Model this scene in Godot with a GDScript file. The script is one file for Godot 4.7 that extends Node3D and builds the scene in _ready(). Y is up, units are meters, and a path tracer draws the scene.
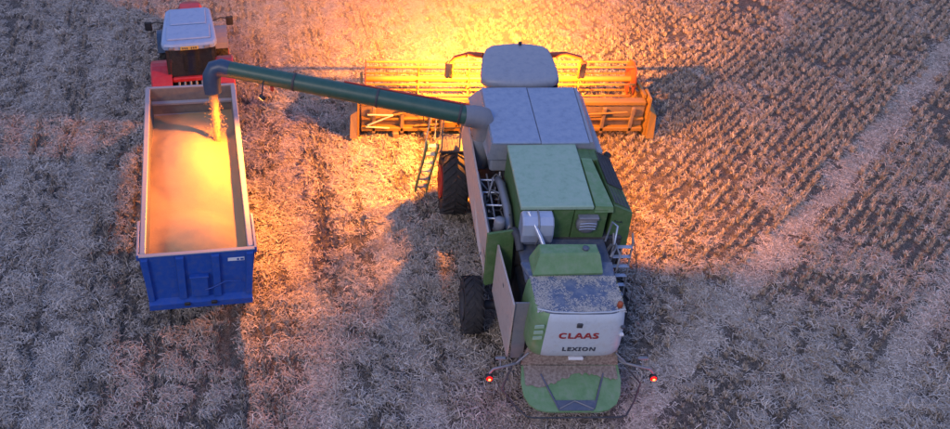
extends Node3D
# A combine harvester unloads grain into a trailer on a stubble field at dusk.

var rng := RandomNumberGenerator.new()
var M := {}
var names := {}
const LAMP := Color(1.0, 0.57, 0.16)

# ------------------------------------------------------------------ shapes
func begin() -> SurfaceTool:
	var st := SurfaceTool.new()
	st.begin(Mesh.PRIMITIVE_TRIANGLES)
	return st

# triangles of one closed shape, turned so that they face outwards
func emit(st: SurfaceTool, t: PackedVector3Array, smooth := false) -> void:
	var vol := 0.0
	var o := t[0]
	for i in range(0, t.size(), 3):
		vol += (t[i] - o).dot((t[i + 1] - o).cross(t[i + 2] - o))
	st.set_smooth_group(0 if smooth else -1)
	for i in range(0, t.size(), 3):
		if vol > 0.0:
			st.add_vertex(t[i]); st.add_vertex(t[i + 2]); st.add_vertex(t[i + 1])
		else:
			st.add_vertex(t[i]); st.add_vertex(t[i + 1]); st.add_vertex(t[i + 2])

func loft_tris(rings: Array, caps := true, closed := true) -> PackedVector3Array:
	var t := PackedVector3Array()
	var n: int = rings[0].size()
	for r in rings.size() - 1:
		var a: PackedVector3Array = rings[r]
		var b: PackedVector3Array = rings[r + 1]
		for i in (n if closed else n - 1):
			var j := (i + 1) % n
			t.append_array(PackedVector3Array([a[i], a[j], b[j], a[i], b[j], b[i]]))
	if caps:
		for e in [0, rings.size() - 1]:
			var q: PackedVector3Array = rings[e]
			var c := Vector3.ZERO
			for p in q: c += p
			c /= n
			for i in n:
				var j := (i + 1) % n
				if e == 0: t.append_array(PackedVector3Array([c, q[j], q[i]]))
				else: t.append_array(PackedVector3Array([c, q[i], q[j]]))
	return t

func loft(st: SurfaceTool, rings: Array, smooth := false) -> void:
	emit(st, loft_tris(rings), smooth)

# chamfered box between two corners, optionally turned by a transform
func bx(st: SurfaceTool, a: Vector3, b: Vector3, c := 0.012, xf := Transform3D.IDENTITY) -> void:
	c = minf(c, 0.45 * minf(absf(b.x - a.x), minf(absf(b.y - a.y), absf(b.z - a.z))))
	var rings := []
	for k in 4:
		var y: float = [a.y, a.y + c, b.y - c, b.y][k]
		var s: float = [c, 0.0, 0.0, c][k]
		var x0 := a.x + s
		var x1 := b.x - s
		var z0 := a.z + s
		var z1 := b.z - s
		var r := PackedVector3Array([Vector3(x0 + c, y, z0), Vector3(x1 - c, y, z0), Vector3(x1, y, z0 + c), Vector3(x1, y, z1 - c), Vector3(x1 - c, y, z1), Vector3(x0 + c, y, z1), Vector3(x0, y, z1 - c), Vector3(x0, y, z0 + c)])
		for i in 8: r[i] = xf * r[i]
		rings.append(r)
	loft(st, rings)

# six-sided solid from two facing quads
func hexa(st: SurfaceTool, q0: Array, q1: Array) -> void:
	loft(st, [PackedVector3Array(q0), PackedVector3Array(q1)])

# a plate: a flat polygon with thickness along a direction
func plate(st: SurfaceTool, pts: Array, thick: Vector3) -> void:
	var a := PackedVector3Array(pts)
	var b := PackedVector3Array()
	for p in pts: b.append(p + thick)
	loft(st, [a, b])

func ring(c: Vector3, u: Vector3, v: Vector3, r: float, n: int) -> PackedVector3Array:
	var q := PackedVector3Array()
	for i in n:
		var w := TAU * i / n
		q.append(c + u * cos(w) * r + v * sin(w) * r)
	return q

func tube(st: SurfaceTool, pts: Array, rad, n := 8) -> void:
	var rings := []
	var up := Vector3.UP
	for i in pts.size():
		var d: Vector3 = (pts[mini(i + 1, pts.size() - 1)] - pts[maxi(i - 1, 0)]).normalized()
		if i == 0 and absf(d.dot(up)) > 0.9: up = Vector3.RIGHT
		var u := up.cross(d).normalized()
		if u.length() < 0.5: u = Vector3.RIGHT.cross(d).normalized()
		var v := d.cross(u)
		up = v
		var r: float = rad[i] if rad is Array else rad
		rings.append(ring(pts[i], u, v, r, n))
	emit(st, loft_tris(rings, false), true)
	for e in [0, rings.size() - 1]:
		var q: PackedVector3Array = rings[e]
		st.set_smooth_group(-1)
		for i in range(1, n - 1):
			if e == 0:
				st.add_vertex(q[0]); st.add_vertex(q[i]); st.add_vertex(q[i + 1])
			else:
				st.add_vertex(q[0]); st.add_vertex(q[i + 1]); st.add_vertex(q[i])

# lathe round an axis through c: profile is [along, radius] pairs
func lathe(st: SurfaceTool, c: Vector3, axis: Vector3, prof: Array, n := 28) -> void:
	var u := axis.cross(Vector3.UP if absf(axis.y) < 0.9 else Vector3.RIGHT).normalized()
	var v := axis.cross(u)
	var rings := []
	for p in prof: rings.append(ring(c + axis * p[0], u, v, p[1], n))
	emit(st, loft_tris(rings), true)

func done(st: SurfaceTool, called: String, m: Material, parent: Node) -> MeshInstance3D:
	st.generate_normals()
	var o := MeshInstance3D.new()
	o.mesh = st.commit()
	o.material_override = m
	o.name = called
	parent.add_child(o, true)
	return o

func box_part(called: String, a: Vector3, b: Vector3, m: Material, parent: Node, c := 0.012) -> MeshInstance3D:
	var st := begin()
	bx(st, a, b, c)
	return done(st, called, m, parent)

func tube_part(called: String, pts: Array, rad, m: Material, parent: Node, n := 8) -> MeshInstance3D:
	var st := begin()
	tube(st, pts, rad, n)
	return done(st, called, m, parent)

func plate_part(called: String, pts: Array, thick: Vector3, m: Material, parent: Node) -> MeshInstance3D:
	var st := begin()
	plate(st, pts, thick)
	return done(st, called, m, parent)

func numbered(called: String) -> String:
	var k: int = names.get(called, 0)
	names[called] = k + 1
	return called if k == 0 else "%s_%03d" % [called, k]

func thing(called: String, label: String, category: String, at := Vector3.ZERO, group := "") -> Node3D:
	var o := Node3D.new()
	o.name = numbered(called)
	add_child(o)
	o.position = at
	o.set_meta("label", label)
	o.set_meta("category", category)
	if group: o.set_meta("group", group)
	return o

func part(called: String, parent: Node, at := Vector3.ZERO) -> Node3D:
	var o := Node3D.new()
	o.name = called
	parent.add_child(o, true)
	o.position = at
	return o

func text_part(called: String, text: String, size: float, depth: float, m: Material, parent: Node, xf: Transform3D, bold := true, stretch := 1.0) -> void:
	var f := SystemFont.new()
	f.font_names = PackedStringArray(["Droid Sans"])
	f.font_weight = 700 if bold else 400
	var t := TextMesh.new()
	t.text = text
	t.font = f
	t.font_size = 64
	t.pixel_size = size / 46.0
	t.depth = depth
	var o := MeshInstance3D.new()
	o.mesh = t
	o.material_override = m
	o.name = called
	parent.add_child(o, true)
	o.transform = xf * Transform3D(Basis.from_scale(Vector3(stretch, 1, 1)), Vector3.ZERO)

# ------------------------------------------------------------------ materials
func noise_tex(seed_: int, freq: float, cols: Array, offs: Array, size := 512, oct := 5, kind := FastNoiseLite.TYPE_SIMPLEX_SMOOTH) -> NoiseTexture2D:
	var n := FastNoiseLite.new()
	n.seed = seed_
	n.noise_type = kind
	n.frequency = freq
	n.fractal_octaves = oct
	n.fractal_gain = 0.6
	var g := Gradient.new()
	g.offsets = PackedFloat32Array(offs)
	var pc := PackedColorArray()
	for c in cols: pc.append(c.linear_to_srgb())
	g.colors = pc
	var t := NoiseTexture2D.new()
	t.width = size
	t.height = size
	t.seamless = true
	t.noise = n
	t.color_ramp = g
	return t

func bump_tex(seed_: int, freq: float, strength: float, size := 512) -> NoiseTexture2D:
	var n := FastNoiseLite.new()
	n.seed = seed_
	n.frequency = freq
	n.fractal_octaves = 5
	var t := NoiseTexture2D.new()
	t.width = size
	t.height = size
	t.seamless = true
	t.noise = n
	t.as_normal_map = true
	t.bump_strength = strength
	return t

# worn paint: base colour with patches of dust and darker grime
func paint(key: String, base: Color, dust: Color, amount: float, rough := 0.5, metal := 0.0, scale := 0.6) -> void:
	var m := StandardMaterial3D.new()
	var n := noise_tex(key.hash() % 9999, 0.011, [base * 0.78, base, base.lerp(dust, amount), base.lerp(dust, 0.45 + 0.55 * amount)], [0.0, 0.42, 0.72, 1.0], 512, 7)
	n.noise.fractal_gain = 0.72
	m.albedo_texture = n
	m.uv1_triplanar = true
	m.uv1_scale = Vector3.ONE * scale
	m.roughness = rough
	m.metallic = metal
	m.cull_mode = BaseMaterial3D.CULL_DISABLED
	M[key] = m

func plain(key: String, c: Color, rough := 0.6, metal := 0.0) -> StandardMaterial3D:
	var m := StandardMaterial3D.new()
	m.albedo_color = c.linear_to_srgb()
	m.roughness = rough
	m.metallic = metal
	m.cull_mode = BaseMaterial3D.CULL_DISABLED
	M[key] = m
	return m

func make_materials() -> void:
	var dust := Color(0.33, 0.29, 0.24)
	paint("roof_grey", Color(0.25, 0.28, 0.32), Color(0.34, 0.34, 0.34), 0.3, 0.42)
	paint("panel_blue", Color(0.22, 0.29, 0.40), Color(0.33, 0.38, 0.45), 0.3, 0.4)
	paint("green", Color(0.075, 0.155, 0.05), Color(0.20, 0.23, 0.14), 0.25, 0.5)
	paint("green_dusty", Color(0.27, 0.41, 0.29), Color(0.36, 0.44, 0.36), 0.3, 0.6)
	paint("green_light", Color(0.135, 0.26, 0.105), Color(0.26, 0.31, 0.22), 0.35, 0.5)
	paint("hood_white", Color(0.50, 0.55, 0.58), Color(0.42, 0.40, 0.36), 0.25, 0.45)
	paint("beige", Color(0.46, 0.38, 0.33), Color(0.50, 0.43, 0.37), 0.5, 0.6)
	paint("steel", Color(0.22, 0.23, 0.25), dust, 0.3, 0.55, 0.3)
	paint("dark_steel", Color(0.05, 0.052, 0.058), Color(0.14, 0.13, 0.12), 0.3, 0.6, 0.2)
	paint("pipe", Color(0.24, 0.25, 0.27), Color(0.3, 0.27, 0.23), 0.4, 0.45, 0.5)
	paint("silver", Color(0.42, 0.48, 0.58), Color(0.5, 0.5, 0.5), 0.3, 0.35, 0.4)
	paint("deck", Color(0.075, 0.095, 0.14), Color(0.2, 0.2, 0.2), 0.3, 0.55)
	paint("auger_green", Color(0.022, 0.085, 0.06), Color(0.06, 0.11, 0.09), 0.3, 0.42)
	paint("auger_blue", Color(0.02, 0.05, 0.10), Color(0.06, 0.09, 0.13), 0.3, 0.4)
	paint("header_yellow", Color(0.28, 0.165, 0.035), Color(0.24, 0.16, 0.07), 0.3, 0.5)
	paint("header_frame", Color(0.20, 0.15, 0.10), Color(0.24, 0.18, 0.12), 0.4, 0.55)
	paint("reel_red", Color(0.34, 0.065, 0.02), Color(0.3, 0.12, 0.05), 0.3, 0.5)
	paint("reel_bar", Color(0.34, 0.13, 0.035), Color(0.3, 0.17, 0.08), 0.3, 0.5)
	paint("red", Color(0.42, 0.02, 0.025), Color(0.36, 0.10, 0.08), 0.25, 0.4)
	paint("rim_red", Color(0.45, 0.03, 0.02), Color(0.35, 0.12, 0.07), 0.25, 0.5)
	paint("trailer_blue", Color(0.009, 0.068, 0.34), Color(0.07, 0.10, 0.24), 0.4, 0.55)
	paint("trailer_inner", Color(0.17, 0.165, 0.16), Color(0.25, 0.225, 0.19), 0.35, 0.6, 0.2)
	paint("trailer_rim", Color(0.33, 0.32, 0.34), Color(0.36, 0.32, 0.28), 0.35, 0.5, 0.3)
	paint("tractor_roof", Color(0.26, 0.35, 0.50), Color(0.34, 0.40, 0.48), 0.3, 0.45)
	paint("rubber", Color(0.022, 0.022, 0.024), Color(0.10, 0.085, 0.07), 0.28, 0.85, 0.0, 1.4)
	paint("black_plastic", Color(0.02, 0.02, 0.022), Color(0.09, 0.085, 0.08), 0.2, 0.5)
	plain("letter_red", Color(0.30, 0.035, 0.035), 0.5)
	plain("letter_dark", Color(0.06, 0.065, 0.08), 0.5)
	plain("white_paint", Color(0.7, 0.7, 0.7), 0.5)
	plain("plate_yellow", Color(0.52, 0.38, 0.10), 0.5)
	plain("step_pale", Color(0.62, 0.58, 0.42), 0.5)
	var g := plain("glass", Color(0.03, 0.04, 0.045), 0.06)
	g.transparency = BaseMaterial3D.TRANSPARENCY_ALPHA
	g.albedo_color.a = 0.32
	plain("mirror", Color(0.5, 0.5, 0.5), 0.08, 1.0)
	var lens := plain("lamp_lens", Color(1, 0.8, 0.5), 0.3)
	lens.emission_enabled = true
	lens.emission = Color(1.0, 0.62, 0.25)
	lens.emission_energy_multiplier = 4.0
	var tail := plain("tail_lens", Color(0.6, 0.01, 0.005), 0.3)
	tail.emission_enabled = true
	tail.emission = Color(1.0, 0.035, 0.012)
	tail.emission_energy_multiplier = 2.2
	var bulb := plain("tail_bulb", Color(1.0, 0.5, 0.3), 0.3)
	bulb.emission_enabled = true
	bulb.emission = Color(1.0, 0.42, 0.12)
	bulb.emission_energy_multiplier = 6.0
	paint("hood_sheet", Color(0.10, 0.135, 0.21), Color(0.26, 0.27, 0.28), 0.45, 0.6)
	var cf := StandardMaterial3D.new()
	cf.vertex_color_use_as_albedo = true
	cf.roughness = 0.9
	cf.cull_mode = BaseMaterial3D.CULL_DISABLED
	M["chaff"] = cf
	# straw dust lying on the spreader
	var sp := StandardMaterial3D.new()
	sp.albedo_texture = noise_tex(31, 0.02, [Color(0.16, 0.12, 0.095), Color(0.25, 0.20, 0.16), Color(0.33, 0.28, 0.23)], [0.2, 0.5, 0.8], 512, 6)
	sp.uv1_triplanar = true
	sp.roughness = 0.9
	M["straw_dust"] = sp
	# perforated mesh and radiator screens
	var rad := StandardMaterial3D.new()
	rad.albedo_texture = noise_tex(5, 0.2, [Color(0.015, 0.017, 0.02), Color(0.04, 0.043, 0.05), Color(0.10, 0.095, 0.09)], [0.2, 0.55, 0.9], 256, 3)
	rad.uv1_triplanar = true
	rad.uv1_scale = Vector3.ONE * 2.0
	rad.roughness = 0.8
	M["screen"] = rad
	var gr := StandardMaterial3D.new()
	gr.albedo_texture = noise_tex(9, 0.22, [Color(0.28, 0.16, 0.07), Color(0.46, 0.30, 0.15), Color(0.60, 0.43, 0.24)], [0.2, 0.5, 0.8], 512, 3)
	gr.normal_enabled = true
	gr.normal_texture = bump_tex(10, 0.22, 6.0)
	gr.normal_scale = 0.8
	gr.uv1_triplanar = true
	gr.uv1_scale = Vector3.ONE * 1.3
	gr.roughness = 0.75
	M["grain"] = gr

# ------------------------------------------------------------------ lights
func spot(parent: Node3D, at: Vector3, target: Vector3, energy: float, angle: float, size := 0.06, col := LAMP) -> void:
	var l := SpotLight3D.new()
	l.name = "lamp_light"
	parent.add_child(l, true)
	l.look_at_from_position(at, target, Vector3.UP if absf((target - at).normalized().y) < 0.95 else Vector3.FORWARD)
	l.light_color = col
	l.light_energy = energy
	l.spot_angle = angle
	l.spot_angle_attenuation = 0.6
	l.spot_range = 60.0
	l.spot_attenuation = 2.0
	l.light_size = size
	l.shadow_enabled = true

# a work lamp: black housing, glowing lens, bracket and its light. Positions are local to parent, which must not be turned when lit
func work_light(parent: Node3D, at: Vector3, target: Vector3, energy: float, angle: float) -> void:
	var n := part("work_light", parent, at)
	var d := (target - at).normalized()
	var b := Basis.looking_at(d, Vector3.UP if absf(d.y) < 0.95 else Vector3.FORWARD)
	var st := begin()
	bx(st, Vector3(-0.085, -0.06, -0.04), Vector3(0.085, 0.06, 0.06), 0.015, Transform3D(b, Vector3.ZERO))
	done(st, "housing", M.black_plastic, n)
	st = begin()
	bx(st, Vector3(-0.07, -0.045, -0.05), Vector3(0.07, 0.045, -0.041), 0.004, Transform3D(b, Vector3.ZERO))
	done(st, "lens", M.lamp_lens, n)
	spot(n, d * 0.09, d * 5.0, energy, angle)
	n.get_child(n.get_child_count() - 1).position = d * 0.09
	n.get_child(n.get_child_count() - 1).basis = b

# ------------------------------------------------------------------ wheels
func wheel(called: String, parent: Node3D, c: Vector3, r: float, w: float, rim_r: float, lugs: int, rim: Material, side: float, lug_h := 0.05) -> Node3D:
	var n := part(called, parent, c)
	var st := begin()
	var h := w * 0.5
	lathe(st, Vector3.ZERO, Vector3.RIGHT, [[-h * 0.72, rim_r], [-h * 0.95, rim_r + (r - rim_r) * 0.25], [-h, rim_r + (r - rim_r) * 0.6], [-h * 0.86, r - lug_h * 1.3], [-h * 0.5, r - lug_h], [0, r - lug_h * 0.8], [h * 0.5, r - lug_h], [h * 0.86, r - lug_h * 1.3], [h, rim_r + (r - rim_r) * 0.6], [h * 0.95, rim_r + (r - rim_r) * 0.25], [h * 0.72, rim_r]], 40)
	for k in lugs:
		for s in [-1.0, 1.0]:
			var a0: float = TAU * (k + (0.5 if s > 0 else 0.0)) / lugs
			var a1: float = a0 + TAU / lugs * 1.15
			var da: float = TAU / lugs * 0.22
			var q0 := []
			var q1 := []
			for e in [[a0, 0.02, 0.0], [a0 + da, 0.02, 0.0], [a1 + da, h * 0.98, 0.02], [a1, h * 0.98, 0.02]]:
				for lv in 2:
					var rr: float = (r - e[2]) if lv else (r - lug_h * 1.6 - e[2])
					var p := Vector3(s * e[1], cos(e[0]) * rr, sin(e[0]) * rr)
					if lv: q1.append(p)
					else: q0.append(p)
			hexa(st, q0, q1)
	done(st, "tyre", M.rubber, n)
	st = begin()
	lathe(st, Vector3.ZERO, Vector3.RIGHT * side, [[-h * 0.6, rim_r * 0.99], [h * 0.9, rim_r * 1.0], [h * 1.03, rim_r * 1.1], [h * 1.06, rim_r * 1.08], [h * 0.8, rim_r * 0.9], [h * 0.2, rim_r * 0.6], [h * 0.22, rim_r * 0.36], [h * 0.42, rim_r * 0.32], [h * 0.42, rim_r * 0.05]], 28)
	done(st, "rim", rim, n)
	return n

func _ready() -> void:
	rng.seed = 20240
	# ---- camera
	var cam := Camera3D.new()
	cam.name = "camera"
	add_child(cam)
	cam.projection = Camera3D.PROJECTION_FRUSTUM
	cam.near = 0.1
	cam.far = 3000.0
	cam.size = 0.1 * 429.0 / 880.0
	cam.frustum_offset = Vector2(0.1 * 125.0 / 880.0, 0.0)
	cam.keep_aspect = Camera3D.KEEP_HEIGHT
	cam.position = Vector3(0, 16.2, 0)
	cam.rotation = Vector3(-0.69, 0, 0)
	cam.current = true
	# ---- sky after sunset
	var env := Environment.new()
	var sky := Sky.new()
	var sm := ProceduralSkyMaterial.new()
	sm.sky_top_color = Color(0.48, 0.585, 0.86)
	sm.sky_horizon_color = Color(0.78, 0.76, 0.80)
	sm.sky_curve = 0.12
	sm.ground_bottom_color = Color(0.25, 0.23, 0.22)
	sm.ground_horizon_color = Color(0.6, 0.58, 0.6)
	sm.sun_angle_max = 1.0
	sky.sky_material = sm
	env.background_mode = Environment.BG_SKY
	env.sky = sky
	env.background_energy_multiplier = 1.15
	env.tonemap_mode = Environment.TONE_MAPPER_LINEAR
	env.tonemap_exposure = 1.1
	env.sdfgi_enabled = true
	env.ssao_enabled = true
	env.ssil_enabled = true
	var we := WorldEnvironment.new()
	we.name = "world_environment"
	we.environment = env
	add_child(we)
	var sun := DirectionalLight3D.new()
	sun.name = "dusk_glow"
	add_child(sun)
	sun.rotation = Vector3(deg_to_rad(-38), deg_to_rad(-35), 0)
	sun.light_energy = 0.3
	sun.light_color = Color(1.0, 0.93, 0.9)
	sun.light_angular_distance = 14.0
	sun.shadow_enabled = true

	make_materials()
	build_field()
	build_dust(env)
	build_combine()
	build_header()
	build_trailer()
	build_tractor()

# ------------------------------------------------------------------ field
const D1 := Vector2(0.688, -0.725)    # stubble rows right of the combine (x, z)
const D2 := Vector2(-0.125, -0.992)   # rows and wheelings left of the combine
var nz := FastNoiseLite.new()
var nf := FastNoiseLite.new()

func right_side(x: float, z: float) -> float:
	return clampf((x - 5.1 + 1.2 * nz.get_noise_2d(x * 3.0, z * 3.0)) * 0.6 + 0.5, 0.0, 1.0)

# how strongly a point lies on a wheeling where straw and stubble are pressed flat
func wheeling(x: float, z: float) -> float:
	var w := 0.0
	var p := Vector2(x, z)
	for t in [[Vector2(17.6, -24.2), 0.42], [Vector2(16.3, -17.2), 0.40], [Vector2(26.0, -22.0), 0.4]]:
		var d := absf((p - t[0]).cross(D1) + 0.35 * nz.get_noise_2d(x * 2.0, z * 2.0))
		w = maxf(w, (1.0 - smoothstep(t[1] * 0.55, t[1] * 1.25, d)) * right_side(x, z))
	for t in [[Vector2(1.2, -17.0), 0.42], [Vector2(-1.15, -17.0), 0.38], [Vector2(-7.6, -17.0), 0.42], [Vector2(-9.8, -17.0), 0.42], [Vector2(3.3, -27.0), 0.5]]:
		var d := absf((p - t[0]).cross(D2) + 0.25 * nz.get_noise_2d(x * 2.0, z * 2.0))
		w = maxf(w, (1.0 - smoothstep(t[1] * 0.45, t[1] * 1.3, d)) * (1.0 - right_side(x, z)) * 0.85)
	return w

func height(x: float, z: float) -> float:
	var r := right_side(x, z)
	var p := Vector2(x, z)
	var u1 := p.cross(D1)
	var u2 := p.cross(D2)
	var h := 0.03 * nz.get_noise_2d(x, z) + 0.022 * nf.get_noise_2d(x * 4.0, z * 4.0)
	h += r * 0.022 * cos(u1 * TAU / 0.29) + (1.0 - r) * 0.014 * cos(u2 * TAU / 0.3)
	h += (1.0 - r) * 0.03 * nz.get_noise_2d(u2 * 9.0, 7.0)
	return h * (1.0 - 0.6 * wheeling(x, z)) - 0.035 * wheeling(x, z)

func straw_texture() -> Array:
	var n := 1024
	var im := Image.create(n, n, false, Image.FORMAT_RGB8)
	var hm := Image.create(n, n, false, Image.FORMAT_L8)
	var base := FastNoiseLite.new()
	base.seed = 3
	base.frequency = 0.02
	base.fractal_octaves = 5
	var soil0 := Color(0.028, 0.024, 0.02)
	var soil1 := Color(0.075, 0.062, 0.052)
	for y in n:
		for x in n:
			var v := clampf(base.get_noise_2d(x, y) * 0.9 + 0.45, 0.0, 1.0)
			im.set_pixel(x, y, soil0.lerp(soil1, v).linear_to_srgb())
			hm.set_pixel(x, y, Color(v * 0.3, v * 0.3, v * 0.3))
	var tones := [Color(0.36, 0.31, 0.25), Color(0.28, 0.235, 0.19), Color(0.2, 0.165, 0.13), Color(0.48, 0.42, 0.35), Color(0.12, 0.10, 0.08)]
	for k in 15000:
		var px := rng.randf() * n
		var py := rng.randf() * n
		var a := rng.randf() * TAU
		var l := rng.randf_range(14.0, 60.0)
		var bend := rng.randf_range(-0.012, 0.012)
		var c: Color = tones[rng.randi() % 5]
		c = (c * rng.randf_range(0.4, 0.95)).linear_to_srgb()
		var hv := 0.35 + 0.65 * k / 15000.0
		var wide := rng.randf() < 0.6
		for s in int(l):
			var ix := posmod(int(px), n)
			var iy := posmod(int(py), n)
			im.set_pixel(ix, iy, c)
			hm.set_pixel(ix, iy, Color(hv, hv, hv))
			if wide:
				im.set_pixel((ix + 1) % n, iy, c)
				hm.set_pixel((ix + 1) % n, iy, Color(hv, hv, hv))
			px += cos(a)
			py += sin(a)
			a += bend
	var nm: Image = hm.duplicate()
	nm.bump_map_to_normal_map(3.0)
	im.generate_mipmaps()
	return [ImageTexture.create_from_image(im), ImageTexture.create_from_image(nm)]

func axis_steps(fine0: float, fine1: float, step: float, far0: float, far1: float) -> PackedFloat32Array:
	var mid := PackedFloat32Array()
	var x := fine0
	while x <= fine1:
		mid.append(x)
		x += step
	var lo := PackedFloat32Array()
	var s := step
	x = fine0
	while x > far0:
		s *= 1.35
		x -= s
		lo.append(x)
	lo.reverse()
	lo.append_array(mid)
	s = step
	x = mid[mid.size() - 1]
	while x < far1:
		s *= 1.35
		x += s
		lo.append(x)
	return lo

func ribbon(st: SurfaceTool, p0: Vector3, p1: Vector3, p2: Vector3, w: float, c: Color) -> void:
	var side := (p2 - p0).cross(Vector3(rng.randf_range(-0.4, 0.4), 1, rng.randf_range(-0.4, 0.4))).normalized()
	if side.length() < 0.5: side = Vector3(cos(p0.x * 99.0), 0, sin(p0.x * 99.0)).normalized()
	var s := side * w * 0.5
	st.set_color(c)
	for q in [[p0 - s, p0 + s, p1 + s], [p0 - s, p1 + s, p1 - s], [p1 - s, p1 + s, p2 + s * 0.6], [p1 - s, p2 + s * 0.6, p2 - s * 0.6]]:
		for v in q: st.add_vertex(v)

func straw_tone() -> Color:
	var t := rng.randf()
	var c := Color(0.25, 0.21, 0.17).lerp(Color(0.60, 0.53, 0.44), t)
	if rng.randf() < 0.08: c = Color(0.68, 0.62, 0.53)
	return c

# a clump of loose stalks lying across each other
func litter_mesh(n: int, spread: float, high := 0.13, tilt := 0.4) -> ArrayMesh:
	var st := begin()
	st.set_smooth_group(-1)
	for k in n:
		var a := rng.randf() * TAU
		var l := rng.randf_range(0.03, 0.095)
		var c := Vector3(rng.randfn(0, spread), rng.randf_range(0.01, high), rng.randfn(0, spread))
		var d := Vector3(cos(a), rng.randf_range(-tilt, tilt), sin(a)) * l
		var mid := c + Vector3(rng.randf_range(-0.012, 0.012), rng.randf_range(0.0, 0.02), rng.randf_range(-0.012, 0.012))
		ribbon(st, c - d, mid, c + d, rng.randf_range(0.011, 0.020), straw_tone())
	st.generate_normals()
	return st.commit()

# one tuft of cut stalks standing in its row
func tuft_mesh(n: int, h: float, spread: float) -> ArrayMesh:
	var st := begin()
	st.set_smooth_group(-1)
	for k in n:
		var a := rng.randf() * TAU
		var r := spread * sqrt(rng.randf())
		var b := Vector3(cos(a) * r, -0.02, sin(a) * r)
		var lean := Vector3(cos(a), 0, sin(a)) * rng.randf_range(-0.1, 0.45) + Vector3(rng.randf_range(-0.3, 0.3), 0, rng.randf_range(-0.3, 0.3))
		var hh := h * rng.randf_range(0.45, 1.15)
		var m := b + Vector3.UP * hh * 0.6 + lean * hh * 0.4
		var t := b + Vector3.UP * hh * rng.randf_range(0.7, 1.0) + lean * hh * 1.1
		var w := rng.randf_range(0.005, 0.011)
		var side := Vector3(-sin(a + 0.7), 0, cos(a + 0.7)) * w
		st.set_color(straw_tone())
		for q in [[b - side, b + side, m + side], [b - side, m + side, m - side], [m - side, m + side, t + side], [m - side, t + side, t - side]]:
			for v in q: st.add_vertex(v)
	st.generate_normals()
	return st.commit()

func scatter(called: String, label: String, category: String, mesh: Mesh, xfs: Array, cols: PackedColorArray, m: Material) -> void:
	var mm := MultiMesh.new()
	mm.transform_format = MultiMesh.TRANSFORM_3D
	mm.use_colors = true
	mm.mesh = mesh
	mm.instance_count = xfs.size()
	for i in xfs.size():
		mm.set_instance_transform(i, xfs[i])
		mm.set_instance_color(i, cols[i])
	var o := MultiMeshInstance3D.new()
	o.multimesh = mm
	o.material_override = m
	o.name = called
	add_child(o)
	o.set_meta("kind", "stuff")
	o.set_meta("label", label)
	o.set_meta("category", category)

func in_view(x: float, z: float) -> bool:
	if z > -10.5 or z < -36.5: return false
	var t := (-10.5 - z) / 26.0
	return x > lerpf(-9.0, -17.5, t) and x < lerpf(14.5, 28.5, t)

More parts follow.
